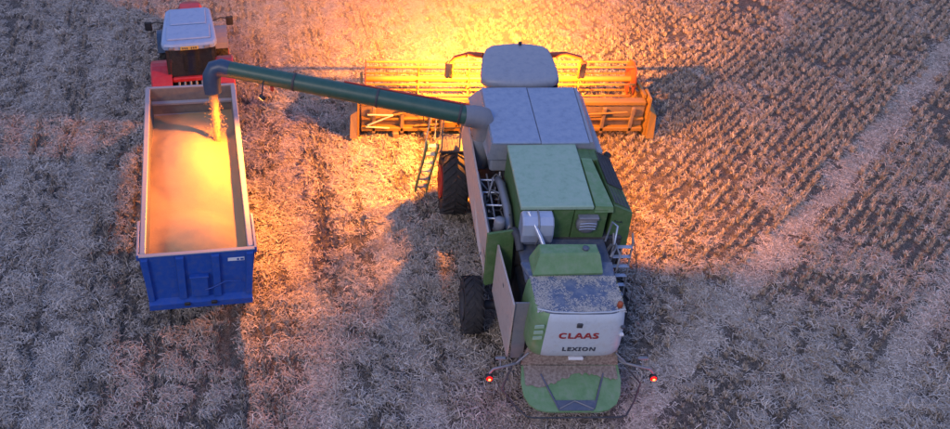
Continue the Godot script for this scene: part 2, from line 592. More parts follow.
func build_field() -> void:
	nz.seed = 11
	nz.frequency = 0.16
	nz.fractal_octaves = 3
	nf.seed = 12
	nf.frequency = 0.5
	nf.fractal_octaves = 4
	var xs := axis_steps(-18.0, 29.0, 0.085, -900.0, 900.0)
	var zs := axis_steps(-37.0, -10.0, 0.085, -1500.0, 300.0)
	var verts := PackedVector3Array()
	var idx := PackedInt32Array()
	var w := xs.size()
	for z in zs:
		for x in xs:
			var fine := x > -19.0 and x < 30.0 and z > -38.0 and z < -9.0
			verts.append(Vector3(x, height(x, z) if fine else 0.0, z))
	for j in zs.size() - 1:
		for i in w - 1:
			var a := j * w + i
			idx.append_array(PackedInt32Array([a, a + 1, a + w, a + 1, a + w + 1, a + w]))
	var arr := []
	arr.resize(Mesh.ARRAY_MAX)
	arr[Mesh.ARRAY_VERTEX] = verts
	arr[Mesh.ARRAY_INDEX] = idx
	var mesh := ArrayMesh.new()
	mesh.add_surface_from_arrays(Mesh.PRIMITIVE_TRIANGLES, arr)
	var st := SurfaceTool.new()
	st.create_from(mesh, 0)
	st.generate_normals()
	var tx := straw_texture()
	var gm := StandardMaterial3D.new()
	gm.albedo_texture = tx[0]
	gm.normal_enabled = true
	gm.normal_texture = tx[1]
	gm.normal_scale = 1.0
	gm.uv1_triplanar = true
	gm.uv1_world_triplanar = true
	gm.uv1_scale = Vector3.ONE * 0.31
	gm.roughness = 0.95
	var g := MeshInstance3D.new()
	g.mesh = st.commit()
	g.material_override = gm
	g.name = "field_ground"
	add_child(g)
	g.set_meta("kind", "structure")
	g.set_meta("label", "stubble field of bare soil and trodden straw under the machines")
	g.set_meta("category", "field")

	var sm := StandardMaterial3D.new()
	sm.vertex_color_use_as_albedo = true
	sm.roughness = 0.85
	sm.cull_mode = BaseMaterial3D.CULL_DISABLED
	# standing stubble, right of the combine in slanting rows
	for variant in 3:
		var xfs := []
		var cs := PackedColorArray()
		var mesh2 := tuft_mesh(60, 0.18, 0.085)
		var row := variant
		var n1 := Vector2(-D1.y, D1.x)
		for i in range(-170, 170):
			if posmod(i, 3) != variant: continue
			var s := -45.0
			while s < 45.0:
				s += rng.randf_range(0.19, 0.31)
				var p: Vector2 = Vector2(12.0, -22.0) + n1 * (i * 0.29 + 0.12 * nz.get_noise_2d(s * 1.5, i)) + D1 * s
				p += Vector2(rng.randfn(0, 0.025), rng.randfn(0, 0.025))
				if not in_view(p.x, p.y) or rng.randf() > right_side(p.x, p.y): continue
				var wl := wheeling(p.x, p.y)
				if rng.randf() < wl * 1.2: continue
				var gap := nz.get_noise_2d(p.x * 2.2 + 9.0, p.y * 2.2)
				if gap > 0.3 and rng.randf() < 0.4: continue
				var far := smoothstep(-15.0, -22.0, p.y)
				var sc := rng.randf_range(0.75, 1.2) * lerpf(0.75, 1.0, far)
				xfs.append(Transform3D(Basis(Vector3.UP, rng.randf() * TAU).scaled(Vector3(sc, sc * rng.randf_range(0.7, 1.15) * (1.0 - 0.4 * wl), sc)), Vector3(p.x, height(p.x, p.y), p.y)))
				var v := rng.randf_range(0.75, 1.15)
				cs.append(Color(v, v * 0.985, v * 0.97))
		scatter(["stubble_rows", "stubble_rows_001", "stubble_rows_002"][variant], "brown cut stubble standing in slanting rows right of the combine", "stubble", mesh2, xfs, cs, sm)
	# low stubble left of the combine
	var xl := []
	var cl := PackedColorArray()
	var n2 := Vector2(-D2.y, D2.x)
	var low := tuft_mesh(44, 0.14, 0.08)
	for i in range(-80, 40):
		var s := -20.0
		while s < 20.0:
			s += rng.randf_range(0.09, 0.22)
			var p: Vector2 = Vector2(0.0, -22.0) - n2 * (i * 0.3 + rng.randfn(0, 0.03)) + D2 * s
			if not in_view(p.x, p.y) or rng.randf() < right_side(p.x, p.y): continue
			var wl := wheeling(p.x, p.y)
			if rng.randf() < wl: continue
			var band := nz.get_noise_2d(p.cross(D2) * 7.0, 40.0 + s * 0.3)
			if rng.randf() < 0.15 - 1.2 * band: continue
			var sc := rng.randf_range(0.7, 1.2)
			xl.append(Transform3D(Basis(Vector3.UP, rng.randf() * TAU).scaled(Vector3.ONE * sc), Vector3(p.x, height(p.x, p.y), p.y)))
			var v := rng.randf_range(0.75, 1.15)
			cl.append(Color(v, v, v))
	scatter("low_stubble", "low cut stubble in rows beside the trailer and combine", "stubble", low, xl, cl, sm)
	# loose chopped straw
	for variant in 4:
		var xfs := []
		var cs := PackedColorArray()
		var mesh3 := litter_mesh(30, 0.10)
		for k in 16000:
			var z := rng.randf_range(-36.0, -10.5)
			var x := rng.randf_range(-17.0, 28.0)
			if not in_view(x, z): continue
			var r := right_side(x, z)
			var p := Vector2(x, z)
			var dens := lerpf(0.45 + 1.2 * nz.get_noise_2d(p.cross(D2) * 7.0, p.dot(D2) * 0.7), 0.0 + 0.6 * nz.get_noise_2d(x * 1.3 + 70.0, z * 1.3) + 0.42 * smoothstep(-22.0, -14.0, z), r)
			dens -= (0.3 + 0.5 * r) * wheeling(x, z)
			var lump := nf.get_noise_2d(x * 2.6, z * 2.6)
			if rng.randf() > lerpf(dens + 1.6 * lump, dens * (1.0 + 2.5 * lump), r): continue
			var sc := rng.randf_range(0.65, 1.15)
			xfs.append(Transform3D(Basis(Vector3.UP, rng.randf() * TAU).scaled(Vector3(sc, sc * (0.75 + 1.5 * maxf(0.0, lump)), sc)), Vector3(x, height(x, z) - 0.005, z)))
			var v := rng.randf_range(0.8, 1.2)
			cs.append(Color(v, v, v))
		scatter(["loose_straw", "loose_straw_001", "loose_straw_002", "loose_straw_003"][variant], "pale loose chopped straw lying over the stubble field", "straw", mesh3, xfs, cs, sm)

	# straw pressed flat in the wheelings
	var xp := []
	var cp := PackedColorArray()
	for k in 50000:
		var z := rng.randf_range(-36.0, -10.5)
		var x := rng.randf_range(-17.0, 28.0)
		if not in_view(x, z) or rng.randf() > wheeling(x, z) * 0.75: continue
		var sc := rng.randf_range(0.8, 1.3)
		xp.append(Transform3D(Basis(Vector3.UP, rng.randf() * TAU).scaled(Vector3(sc, 1.0, sc)), Vector3(x, height(x, z), z)))
		var v := rng.randf_range(0.8, 1.2)
		cp.append(Color(v, v, v))
	scatter("pressed_straw", "pale straw pressed flat along the wheel tracks", "straw", litter_mesh(40, 0.12, 0.03, 0.08), xp, cp, sm)

# dust thrown up in front of the reel
func build_dust(env: Environment) -> void:
	env.volumetric_fog_enabled = true
	env.volumetric_fog_density = 0.0
	var fv := FogVolume.new()
	fv.name = "dust_cloud"
	fv.shape = RenderingServer.FOG_VOLUME_SHAPE_ELLIPSOID
	fv.size = Vector3(17, 5, 12)
	var fm := FogMaterial.new()
	fm.density = 0.035
	fm.albedo = Color(0.95, 0.9, 0.82)
	fm.edge_fade = 0.8
	fv.material = fm
	add_child(fv)
	fv.position = Vector3(2.5, 1.6, -31.0)
	fv.set_meta("label", "glowing dust hanging in the lamplight ahead of the header")
	fv.set_meta("category", "dust")

# ------------------------------------------------------------------ combine harvester
func build_combine() -> void:
	var c := thing("combine_harvester", "dusty green and grey combine harvester with its unloading tube swung out over the trailer", "combine harvester", Vector3(4.853, 0, -12.916))
	var st: SurfaceTool

	# wheels and axles
	for s in [-1.0, 1.0]:
		wheel("front_wheel", c, Vector3(s * 1.9 - 0.02, 0.94, -7.05), 0.95, 0.72, 0.45, 22, M.rim_red, s, 0.06)
		wheel("rear_wheel", c, Vector3(-1.87 if s < 0 else 1.56, 0.73, -2.35), 0.74, 0.46, 0.36, 18, M.dark_steel, s, 0.045)
	tube_part("front_axle", [Vector3(-1.7, 0.95, -7.05), Vector3(1.7, 0.95, -7.05)], 0.16, M.dark_steel, c, 12)
	tube_part("rear_axle", [Vector3(-1.7, 0.73, -2.35), Vector3(1.5, 0.73, -2.35)], 0.12, M.dark_steel, c, 12)

	# main body
	st = begin()
	bx(st, Vector3(-1.0, 0.85, -7.9), Vector3(1.45, 2.84, -2.45), 0.04)
	bx(st, Vector3(-1.5, 1.3, -7.6), Vector3(-1.002, 2.25, -2.5), 0.03)
	bx(st, Vector3(-0.95, 1.0, -2.44), Vector3(0.95, 2.0, -0.6), 0.05)
	done(st, "body", M.dark_steel, c)
	var fh := begin()
	hexa(fh, [Vector3(-0.75, 1.1, -8.2), Vector3(0.75, 1.1, -8.2), Vector3(0.75, 1.95, -8.2), Vector3(-0.75, 1.95, -8.2)], [Vector3(-0.75, 0.35, -10.55), Vector3(0.75, 0.35, -10.55), Vector3(0.75, 1.0, -10.55), Vector3(-0.75, 1.0, -10.55)])
	done(fh, "feeder_house", M.green, c)

	# right side panel and left side panel
	plate_part("side_panel", [Vector3(1.60, 1.75, -7.5), Vector3(1.60, 3.05, -6.9), Vector3(1.60, 3.05, -4.9), Vector3(1.60, 2.85, -2.6), Vector3(1.60, 1.6, -2.6), Vector3(1.60, 1.7, -5.0)], Vector3(-0.05, 0, 0), M.beige, c)
	var lp := plate_part("side_panel", [Vector3(-1.74, 2.25, -7.6), Vector3(-1.74, 3.25, -6.9), Vector3(-1.73, 3.15, -4.5), Vector3(-1.72, 3.1, -2.33), Vector3(-1.66, 1.75, -2.36), Vector3(-1.74, 1.95, -3.2), Vector3(-1.76, 2.0, -5.2)], Vector3(0.045, 0, 0), M.beige, c)
	var lat := begin()
	bx(lat, Vector3(-1.775, 2.18, -2.62), Vector3(-1.745, 2.24, -2.56), 0.004)
	done(lat, "latch", M.steel, lp)

	# ---- cab
	var cab := part("cab", c)
	st = begin()
	bx(st, Vector3(-0.95, 1.72, -9.35), Vector3(0.80, 1.95, -7.72), 0.03)
	bx(st, Vector3(-0.95, 1.95, -7.9), Vector3(0.80, 3.72, -7.72), 0.02)
	for q in [[-0.95, -9.3, -0.90, -9.45], [0.72, -9.3, 0.66, -9.45], [-0.95, -8.5, -0.95, -8.5], [0.72, -8.5, 0.72, -8.5]]:
		hexa(st, [Vector3(q[0], 1.95, q[1]), Vector3(q[0] + 0.08, 1.95, q[1]), Vector3(q[0] + 0.08, 1.95, q[1] + 0.09), Vector3(q[0], 1.95, q[1] + 0.09)], [Vector3(q[2], 3.72, q[3]), Vector3(q[2] + 0.08, 3.72, q[3]), Vector3(q[2] + 0.08, 3.72, q[3] + 0.09), Vector3(q[2], 3.72, q[3] + 0.09)])
	done(st, "cab_frame", M.black_plastic, cab)
	plate_part("windscreen", [Vector3(-0.88, 1.96, -9.33), Vector3(0.72, 1.96, -9.33), Vector3(0.68, 3.7, -9.48), Vector3(-0.84, 3.7, -9.48)], Vector3(0, 0, 0.02), M.glass, cab)
	for s in [-0.94, 0.77]:
		plate_part("side_window", [Vector3(s, 1.96, -9.2), Vector3(s, 1.96, -7.92), Vector3(s, 3.7, -7.92), Vector3(s, 3.7, -9.34)], Vector3(0.015, 0, 0), M.glass, cab)
	st = begin()
	bx(st, Vector3(-0.35, 1.95, -8.7), Vector3(0.2, 2.4, -8.2), 0.08)
	bx(st, Vector3(-0.33, 2.35, -8.3), Vector3(0.18, 3.05, -8.12), 0.06)
	done(st, "seat", M.black_plastic, cab)
	# roof: rounded shell, wider at the back
	st = begin()
	var outline := [Vector2(-0.06, -9.66), Vector2(0.36, -9.60), Vector2(0.66, -9.50), Vector2(0.79, -9.30), Vector2(0.83, -8.8), Vector2(0.84, -8.2), Vector2(0.80, -7.75), Vector2(0.62, -7.58), Vector2(0.18, -7.50), Vector2(-0.32, -7.46), Vector2(-0.80, -7.50), Vector2(-1.16, -7.58), Vector2(-1.31, -7.78), Vector2(-1.27, -8.2), Vector2(-1.17, -8.8), Vector2(-1.02, -9.32), Vector2(-0.84, -9.52), Vector2(-0.48, -9.61)]
	var rings := []
	for lv in [[3.70, 0.965], [3.76, 1.0], [3.88, 1.0], [3.945, 0.97], [3.985, 0.88], [4.01, 0.6], [4.02, 0.25]]:
		var r := PackedVector3Array()
		for p in outline: r.append(Vector3(-0.2 + (p.x + 0.2) * lv[1], lv[0], -8.5 + (p.y + 8.5) * lv[1]))
		rings.append(r)
	loft(st, rings, true)
	var roof := done(st, "cab_roof", M.roof_grey, c)
	tube_part("antenna", [Vector3(-0.02, 4.0, -9.45), Vector3(-0.02, 4.08, -9.45)], 0.05, M.black_plastic, roof, 10)

	# ---- grain tank with folding cover
	st = begin()
	bx(st, Vector3(-1.33, 2.85, -7.6), Vector3(1.45, 3.5, -4.95), 0.05)
	done(st, "grain_tank", M.roof_grey, c)
	st = begin()
	hexa(st, [Vector3(-1.62, 3.30, -7.75), Vector3(1.55, 3.30, -7.75), Vector3(1.40, 3.30, -4.86), Vector3(-1.42, 3.30, -4.86)], [Vector3(-1.36, 3.80, -7.38), Vector3(1.22, 3.80, -7.42), Vector3(1.12, 3.80, -4.84), Vector3(-1.38, 3.80, -4.84)])
	done(st, "tank_surround", M.roof_grey, c)
	for q in [[-1.34, -1.355, -0.14, -0.175], [-0.125, -0.16, 1.12, 1.02]]:
		st = begin()
		var bot := [Vector3(q[0], 3.805, -7.38), Vector3(q[2], 3.805, -7.40), Vector3(q[3], 3.805, -4.82), Vector3(q[1], 3.805, -4.80)]
		var mid := []
		var top := []
		for p in bot:
			mid.append(p + Vector3(0, 0.035, 0))
			top.append(p.lerp((bot[0] + bot[1] + bot[2] + bot[3]) / 4.0, 0.02) + Vector3(0, 0.05, 0))
		loft(st, [PackedVector3Array(bot), PackedVector3Array(mid), PackedVector3Array(top)])
		done(st, "tank_cover", M.panel_blue, c)
	plate_part("cover_rail", [Vector3(1.135, 3.806, -7.38), Vector3(1.21, 3.806, -7.38), Vector3(1.11, 3.806, -4.84), Vector3(1.035, 3.806, -4.84)], Vector3(0, 0.035, 0), M.roof_grey, c)

	# ---- engine cover
	st = begin()
	bx(st, Vector3(-0.98, 2.85, -4.78), Vector3(0.98, 3.70, -2.47), 0.02)
	done(st, "engine_cover", M.green, c)
	st = begin()
	var lid0 := [Vector3(-1.0, 3.71, -4.80), Vector3(0.68, 3.71, -4.84), Vector3(0.62, 3.71, -2.40), Vector3(-1.02, 3.71, -2.38)]
	var lid1 := []
	var lid2 := []
	for p in lid0:
		lid1.append(p + Vector3(0, 0.07, 0))
		lid2.append(p.lerp(Vector3(-0.2, 3.71, -3.6), 0.02) + Vector3(0, 0.09, 0))
	loft(st, [PackedVector3Array(lid0), PackedVector3Array(lid1), PackedVector3Array(lid2)])
	done(st, "engine_lid", M.green_dusty, c)
	st = begin()
	hexa(st, [Vector3(0.70, 3.60, -4.30), Vector3(0.98, 3.60, -4.30), Vector3(1.09, 3.60, -2.42), Vector3(0.66, 3.60, -2.42)], [Vector3(0.71, 3.77, -4.28), Vector3(0.96, 3.75, -4.28), Vector3(1.07, 3.75, -2.44), Vector3(0.67, 3.77, -2.44)])
	done(st, "service_hatch", M.green_light, c)
	for q in [[0.70, 0.93], [0.96, 1.20]]:
		box_part("front_hatch", Vector3(q[0], 3.45, -4.82), Vector3(q[1], 3.66, -4.36), M.green, c, 0.02)
	# radiator housing on the right with its screen
	st = begin()
	hexa(st, [Vector3(1.06, 2.5, -4.80), Vector3(1.58, 2.5, -4.80), Vector3(1.62, 2.5, -2.52), Vector3(1.1, 2.5, -2.52)], [Vector3(1.10, 3.66, -4.78), Vector3(1.56, 3.40, -4.78), Vector3(1.60, 3.44, -2.60), Vector3(1.14, 3.66, -2.60)])
	var rh := done(st, "radiator_housing", M.green, c)
	for q in [[-4.70, -3.42, M.screen], [-3.36, -2.70, M.dark_steel]]:
		var sc := begin()
		plate(sc, [Vector3(1.145, 3.645, q[0]), Vector3(1.525, 3.43, q[0]), Vector3(1.55, 3.448, q[1]), Vector3(1.17, 3.652, q[1])], Vector3(0.012, 0.022, 0))
		var so := done(sc, "radiator_screen", q[2], c)
		var bars := begin()
		var nb := 14 if q[2] == M.screen else 8
		for k in nb + 1:
			var zz: float = lerpf(q[0], q[1], float(k) / nb)
			tube(bars, [Vector3(1.155, 3.672, zz), Vector3(1.54, 3.462, zz)], 0.008, 5)
		for k in 5:
			var f := k / 4.0
			tube(bars, [Vector3(lerpf(1.155, 1.535, f), lerpf(3.672, 3.462, f), q[0]), Vector3(lerpf(1.18, 1.56, f), lerpf(3.679, 3.478, f), q[1])], 0.008, 5)
		done(bars, "screen_bars", M.green if q[2] != M.screen else M.dark_steel, so)
	tube_part("housing_handle", [Vector3(1.2, 3.3, -2.5), Vector3(1.2, 3.3, -2.46), Vector3(1.35, 3.28, -2.46), Vector3(1.35, 3.28, -2.5)], 0.012, M.black_plastic, rh, 6)
	# rear face of the engine bay: doors, round air intake
	plate_part("engine_door", [Vector3(-0.26, 2.86, -2.46), Vector3(0.20, 2.86, -2.46), Vector3(0.20, 3.66, -2.46), Vector3(-0.26, 3.66, -2.46)], Vector3(0, 0, 0.03), M.green, c)
	plate_part("engine_door", [Vector3(0.225, 2.86, -2.46), Vector3(0.97, 2.86, -2.46), Vector3(0.97, 3.66, -2.46), Vector3(0.225, 3.66, -2.46)], Vector3(0, 0, 0.035), M.green, c)
	st = begin()
	lathe(st, Vector3(0.52, 3.32, -2.42), Vector3(0, 0, 1), [[0.0, 0.24], [0.10, 0.24], [0.14, 0.21], [0.15, 0.12], [0.17, 0.02]], 20)
	var fan := done(st, "air_intake", M.steel, c)
	for k in 3:
		tube_part("intake_rib", [Vector3(0.34, 3.24 + k * 0.08, -2.25), Vector3(0.52, 3.28 + k * 0.08, -2.23), Vector3(0.70, 3.25 + k * 0.08, -2.25)], 0.016, M.silver, fan, 6)
	box_part("bracket", Vector3(0.30, 3.48, -2.42), Vector3(0.76, 3.56, -2.26), M.steel, fan, 0.015)
	# silencer and exhaust
	st = begin()
	var sr := []
	for x in [-1.0, -0.97, -0.33, -0.30]:
		var r := PackedVector3Array()
		var k: float = 0.92 if (x == -1.0 or x == -0.30) else 1.0
		for p in [Vector2(-2.44, 2.86), Vector2(-2.44, 3.62), Vector2(-2.36, 3.70), Vector2(-2.16, 3.68), Vector2(-2.02, 3.55), Vector2(-1.96, 3.3), Vector2(-1.98, 3.1), Vector2(-2.08, 2.94), Vector2(-2.2, 2.86)]:
			r.append(Vector3(x, 3.26 + (p.y - 3.26) * k, -2.2 + (p.x + 2.2) * k))
		sr.append(r)
	loft(st, sr, false)
	var sil := done(st, "silencer", M.silver, c)
	tube_part("strap", [Vector3(-0.64, 3.72, -2.35), Vector3(-0.64, 3.70, -2.15), Vector3(-0.64, 3.56, -2.0), Vector3(-0.64, 3.2, -1.94), Vector3(-0.64, 2.95, -2.06)], 0.018, M.steel, sil, 6)
	tube_part("exhaust_pipe", [Vector3(-1.12, 2.95, -2.55), Vector3(-1.1, 3.12, -2.35), Vector3(-1.04, 3.08, -2.15), Vector3(-1.0, 2.9, -1.92)], [0.085, 0.09, 0.09, 0.09], M.dark_steel, c, 14)
	tube_part("brace_pipe", [Vector3(-0.86, 3.72, -2.3), Vector3(-0.62, 3.36, -1.86), Vector3(-0.46, 3.06, -1.52)], 0.05, M.silver, c, 12)

	# ---- open engine bay on the left: pipes, hoses and tanks
	box_part("bay_floor", Vector3(-1.69, 2.26, -5.0), Vector3(-1.0, 2.32, -2.36), M.black_plastic, c)
	tube_part("air_duct", [Vector3(-1.16, 2.35, -4.75), Vector3(-1.18, 2.95, -4.5), Vector3(-1.17, 3.1, -4.1), Vector3(-1.14, 3.08, -3.2), Vector3(-1.14, 2.9, -2.7), Vector3(-1.12, 2.6, -2.5)], [0.07, 0.09, 0.1, 0.1, 0.09, 0.08], M.pipe, c, 14)
	var pr := RandomNumberGenerator.new()
	pr.seed = 5
	for k in 15:
		var a := Vector3(pr.randf_range(-1.62, -1.1), pr.randf_range(2.4, 2.8), pr.randf_range(-4.75, -2.7))
		var pts := [a]
		for j in 3:
			a += Vector3(pr.randf_range(-0.22, 0.22), pr.randf_range(-0.05, 0.28), pr.randf_range(-0.5, 0.5))
			a = a.clamp(Vector3(-1.64, 2.36, -4.85), Vector3(-1.08, 3.1, -2.55))
			pts.append(a)
		tube_part("engine_hose", pts, pr.randf_range(0.016, 0.038), [M.pipe, M.steel, M.silver, M.dark_steel][k % 4], c, 7)
	for k in 4:
		var z := -4.6 + k * 0.5
		tube_part("cross_pipe", [Vector3(-1.64, 2.86, z), Vector3(-1.12, 2.95, z + 0.12)], 0.026, M.silver, c, 7)
	for k in 2:
		tube_part("bay_rail", [Vector3(-1.62 + k * 0.2, 2.9, -4.8), Vector3(-1.60 + k * 0.18, 2.86, -2.6)], 0.022, M.pipe, c, 7)
	st = begin()
	lathe(st, Vector3(-1.42, 2.9, -2.55), Vector3.UP, [[0.0, 0.13], [0.36, 0.13], [0.40, 0.11], [0.42, 0.03]], 16)
	done(st, "filter_canister", M.steel, c)

	# ---- left rear corner, green
	st = begin()
	hexa(st, [Vector3(-1.66, 1.5, -2.33), Vector3(-1.02, 1.7, -2.33), Vector3(-1.02, 1.7, -2.27), Vector3(-1.62, 1.46, -2.27)], [Vector3(-1.72, 3.07, -2.34), Vector3(-1.12, 3.18, -2.34), Vector3(-1.12, 3.18, -2.28), Vector3(-1.70, 3.06, -2.28)])
	done(st, "corner_panel", M.green, c)

	# swung side shield along the straw hood
	var dp := plate_part("side_shield", [Vector3(-1.42, 2.78, -2.25), Vector3(-1.32, 2.74, -0.36), Vector3(-1.32, 1.20, -0.26), Vector3(-1.42, 1.40, -2.15)], Vector3(-0.04, 0.0, 0.0), M.beige, c)
	var sl := begin()
	bx(sl, Vector3(-1.415, 2.35, -1.75), Vector3(-1.36, 2.45, -1.25), 0.015)
	done(sl, "handle_slot", M.dark_steel, dp)
	plate_part("rear_filler_panel", [Vector3(-1.30, 2.70, -0.48), Vector3(-0.98, 2.70, -0.48), Vector3(-0.98, 1.15, -0.30), Vector3(-1.26, 1.15, -0.30)], Vector3(0, 0, 0.03), M.steel, c)

	# ---- straw hood
	box_part("deck", Vector3(-1.0, 2.72, -2.40), Vector3(1.0, 2.83, -1.05), M.deck, c, 0.01)
	var path := []
	for k in 33:
		var w := PI + PI * k / 32.0     # left side, round the back, to the right side
		var cx := cos(w)
		var sx := -sin(w)
		path.append(Vector2(signf(cx) * pow(absf(cx), 0.34) * 1.0, -1.0 + pow(absf(sx), 0.30) * 1.16))
	var levels := [[2.92, 0.93, -0.06], [2.86, 0.97, -0.01], [2.74, 0.99, 0.02], [2.5, 1.01, 0.05], [2.2, 1.03, 0.07], [1.95, 1.035, 0.07], [1.80, 1.03, 0.05], [1.70, 1.0, 0.0]]
	for pc in [[0, 12, "hood_corner", M.green_light], [12, 27, "hood_rear_panel", M.hood_white], [27, 32, "hood_corner", M.green_light]]:
		st = begin()
		st.set_smooth_group(0)
		for i in range(pc[0], pc[1]):
			for l in levels.size() - 1:
				var v := []
				for q in [[i, l], [i + 1, l], [i + 1, l + 1], [i, l + 1]]:
					var p: Vector2 = path[q[0]]
					var lv = levels[q[1]]
					v.append(Vector3(p.x * lv[1] + 0.0, lv[0], (p.y + lv[2]) if p.y > -0.95 else p.y))
				for j in [0, 1, 2, 0, 2, 3]: st.add_vertex(v[j])
		done(st, pc[2], pc[3], c)
	st = begin()
	var r0 := PackedVector3Array()
	var r1 := PackedVector3Array()
	for p in path:
		r0.append(Vector3(p.x * 0.93, 2.86, p.y - 0.06))
		r1.append(Vector3(p.x * 0.92, 2.925, p.y - 0.07))
	for a in [Vector2(0.98, -1.5), Vector2(-1.05, -1.5)]:
		r0.append(Vector3(a.x, 2.86, a.y))
		r1.append(Vector3(a.x, 2.925, a.y))
	loft(st, [r0, r1])
	var ht := done(st, "hood_top", M.hood_sheet, c)
	st = begin()
	st.set_smooth_group(-1)
	var cr := RandomNumberGenerator.new()
	cr.seed = 21
	var cn := FastNoiseLite.new()
	cn.seed = 6
	cn.frequency = 2.2
	for k in 9000:
		var x := cr.randf_range(-0.93, 0.93)
		var z := cr.randf_range(-1.05, 0.04)
		var edge := maxf(smoothstep(0.45, 0.95, absf(x)), maxf(smoothstep(-0.35, 0.02, z), smoothstep(-0.75, -1.0, z) * 0.9))
		if cr.randf() > 0.10 + 0.55 * edge + 0.9 * cn.get_noise_2d(x, z): continue
		var a := cr.randf() * TAU
		var d := Vector3(cos(a), 0, sin(a)) * cr.randf_range(0.006, 0.028)
		var e := Vector3(-d.z, 0, d.x).normalized() * cr.randf_range(0.003, 0.008)
		var o := Vector3(x, 2.928 + cr.randf() * 0.012, z)
		var g := cr.randf_range(0.6, 1.0)
		st.set_color(Color(0.62, 0.57, 0.49) * g)
		for v in [o - d - e, o + d - e, o + d + e, o - d - e, o + d + e, o - d + e]: st.add_vertex(v)
	var cfo := done(st, "chaff", M.chaff, ht)
	cfo.set_meta("kind", "stuff")
	box_part("hood_latch", Vector3(-0.1, 2.62, 0.17), Vector3(0.02, 2.74, 0.215), M.dark_steel, ht, 0.01)
	tube_part("hood_trim", [Vector3(-0.92, 2.93, -0.05), Vector3(-0.6, 2.945, 0.055), Vector3(0.0, 2.95, 0.085), Vector3(0.6, 2.945, 0.055), Vector3(0.92, 2.93, -0.05)], 0.018, M.hood_white, ht, 6)
	st = begin()
	lathe(st, Vector3(0.82, 2.92, -0.12), Vector3.UP, [[0, 0.06], [0.12, 0.06], [0.15, 0.03]], 12)
	done(st, "marker_lamp", M.reel_red, ht)
	# vents on the left corner, pale slanting slots
	for k in 3:
		st = begin()
		var y := 2.62 - k * 0.17
		hexa(st, [Vector3(-0.955, y, 0.12), Vector3(-0.80, y + 0.09, 0.19), Vector3(-0.80, y + 0.02, 0.20), Vector3(-0.955, y - 0.07, 0.13)], [Vector3(-0.97, y, 0.155), Vector3(-0.79, y + 0.09, 0.222), Vector3(-0.79, y + 0.02, 0.228), Vector3(-0.97, y - 0.07, 0.16)])
		done(st, "hood_vent", M.green_dusty, c)
	for k in 2:
		box_part("hood_badge", Vector3(0.86, 2.55 - k * 0.22, 0.10), Vector3(0.95, 2.60 - k * 0.22, 0.17), M.white_paint if k else M.letter_dark, c, 0.004)
	text_part("lettering", "CLAAS", 0.145, 0.02, M.letter_red, c, Transform3D(Basis(Vector3.RIGHT, -0.09), Vector3(-0.02, 2.40, 0.225)), true, 1.45)
	text_part("lettering", "LEXION", 0.112, 0.02, M.letter_dark, c, Transform3D(Basis(Vector3.RIGHT, 0.02), Vector3(0.04, 2.0, 0.235)), true, 1.3)
	box_part("plate_lamp", Vector3(-0.12, 1.62, 0.14), Vector3(0.2, 1.68, 0.22), M.white_paint, c, 0.01)
	# raised green box on the hood
	st = begin()
	loft(st, [PackedVector3Array([Vector3(-0.86, 2.93, -1.62), Vector3(0.66, 2.93, -1.62), Vector3(0.66, 2.93, -1.10), Vector3(-0.86, 2.93, -1.04)]), PackedVector3Array([Vector3(-0.85, 3.0, -1.62), Vector3(0.66, 3.0, -1.62), Vector3(0.67, 3.0, -1.08), Vector3(-0.87, 3.0, -1.02)]), PackedVector3Array([Vector3(-0.70, 3.33, -1.62), Vector3(0.58, 3.33, -1.62), Vector3(0.60, 3.33, -1.29), Vector3(-0.73, 3.33, -1.25)]), PackedVector3Array([Vector3(-0.68, 3.37, -1.60), Vector3(0.56, 3.37, -1.60), Vector3(0.56, 3.37, -1.33), Vector3(-0.69, 3.37, -1.30)])])
	var tank := done(st, "service_tank", M.green_light, c)
	st = begin()
	lathe(st, Vector3(0.3, 3.37, -1.44), Vector3.UP, [[0, 0.07], [0.05, 0.07], [0.06, 0.04]], 14)
	done(st, "filler_cap", M.deck, tank)

	# ---- rear right ladder with grab rails
	var ld := part("rear_ladder", c)
	for x in [1.18, 1.62]:
		tube_part("ladder_rail", [Vector3(x, 3.05, -2.35), Vector3(x, 2.9, -2.2), Vector3(x + 0.02, 1.1, -2.0)], 0.025, M.steel, ld, 8)
	for k in 6:
		box_part("rung", Vector3(1.2, 2.78 - k * 0.27, -2.21 + k * 0.03), Vector3(1.62, 2.81 - k * 0.27, -2.11 + k * 0.03), M.silver, ld, 0.008)
	tube_part("grab_rail", [Vector3(1.02, 2.85, -2.3), Vector3(1.04, 3.5, -2.2), Vector3(1.1, 3.55, -2.0), Vector3(1.1, 2.85, -1.9)], 0.022, M.silver, c, 8)
	tube_part("grab_rail", [Vector3(1.04, 2.85, -1.8), Vector3(1.06, 3.25, -1.75), Vector3(1.08, 3.2, -1.4), Vector3(1.06, 2.85, -1.35)], 0.022, M.steel, c, 8)
	tube_part("hose", [Vector3(1.0, 2.9, -1.7), Vector3(1.12, 3.1, -1.85), Vector3(1.08, 2.95, -2.05), Vector3(1.02, 2.7, -2.1)], 0.035, M.steel, c, 8)
	tube_part("cable", [Vector3(1.66, 3.0, -2.45), Vector3(1.74, 2.4, -1.9), Vector3(1.6, 1.5, -1.4), Vector3(1.3, 1.2, -0.7)], 0.012, M.dark_steel, c, 6)

	# ---- straw spreader deflector
	st = begin()
	var s0 := PackedVector3Array()
	var s1 := PackedVector3Array()
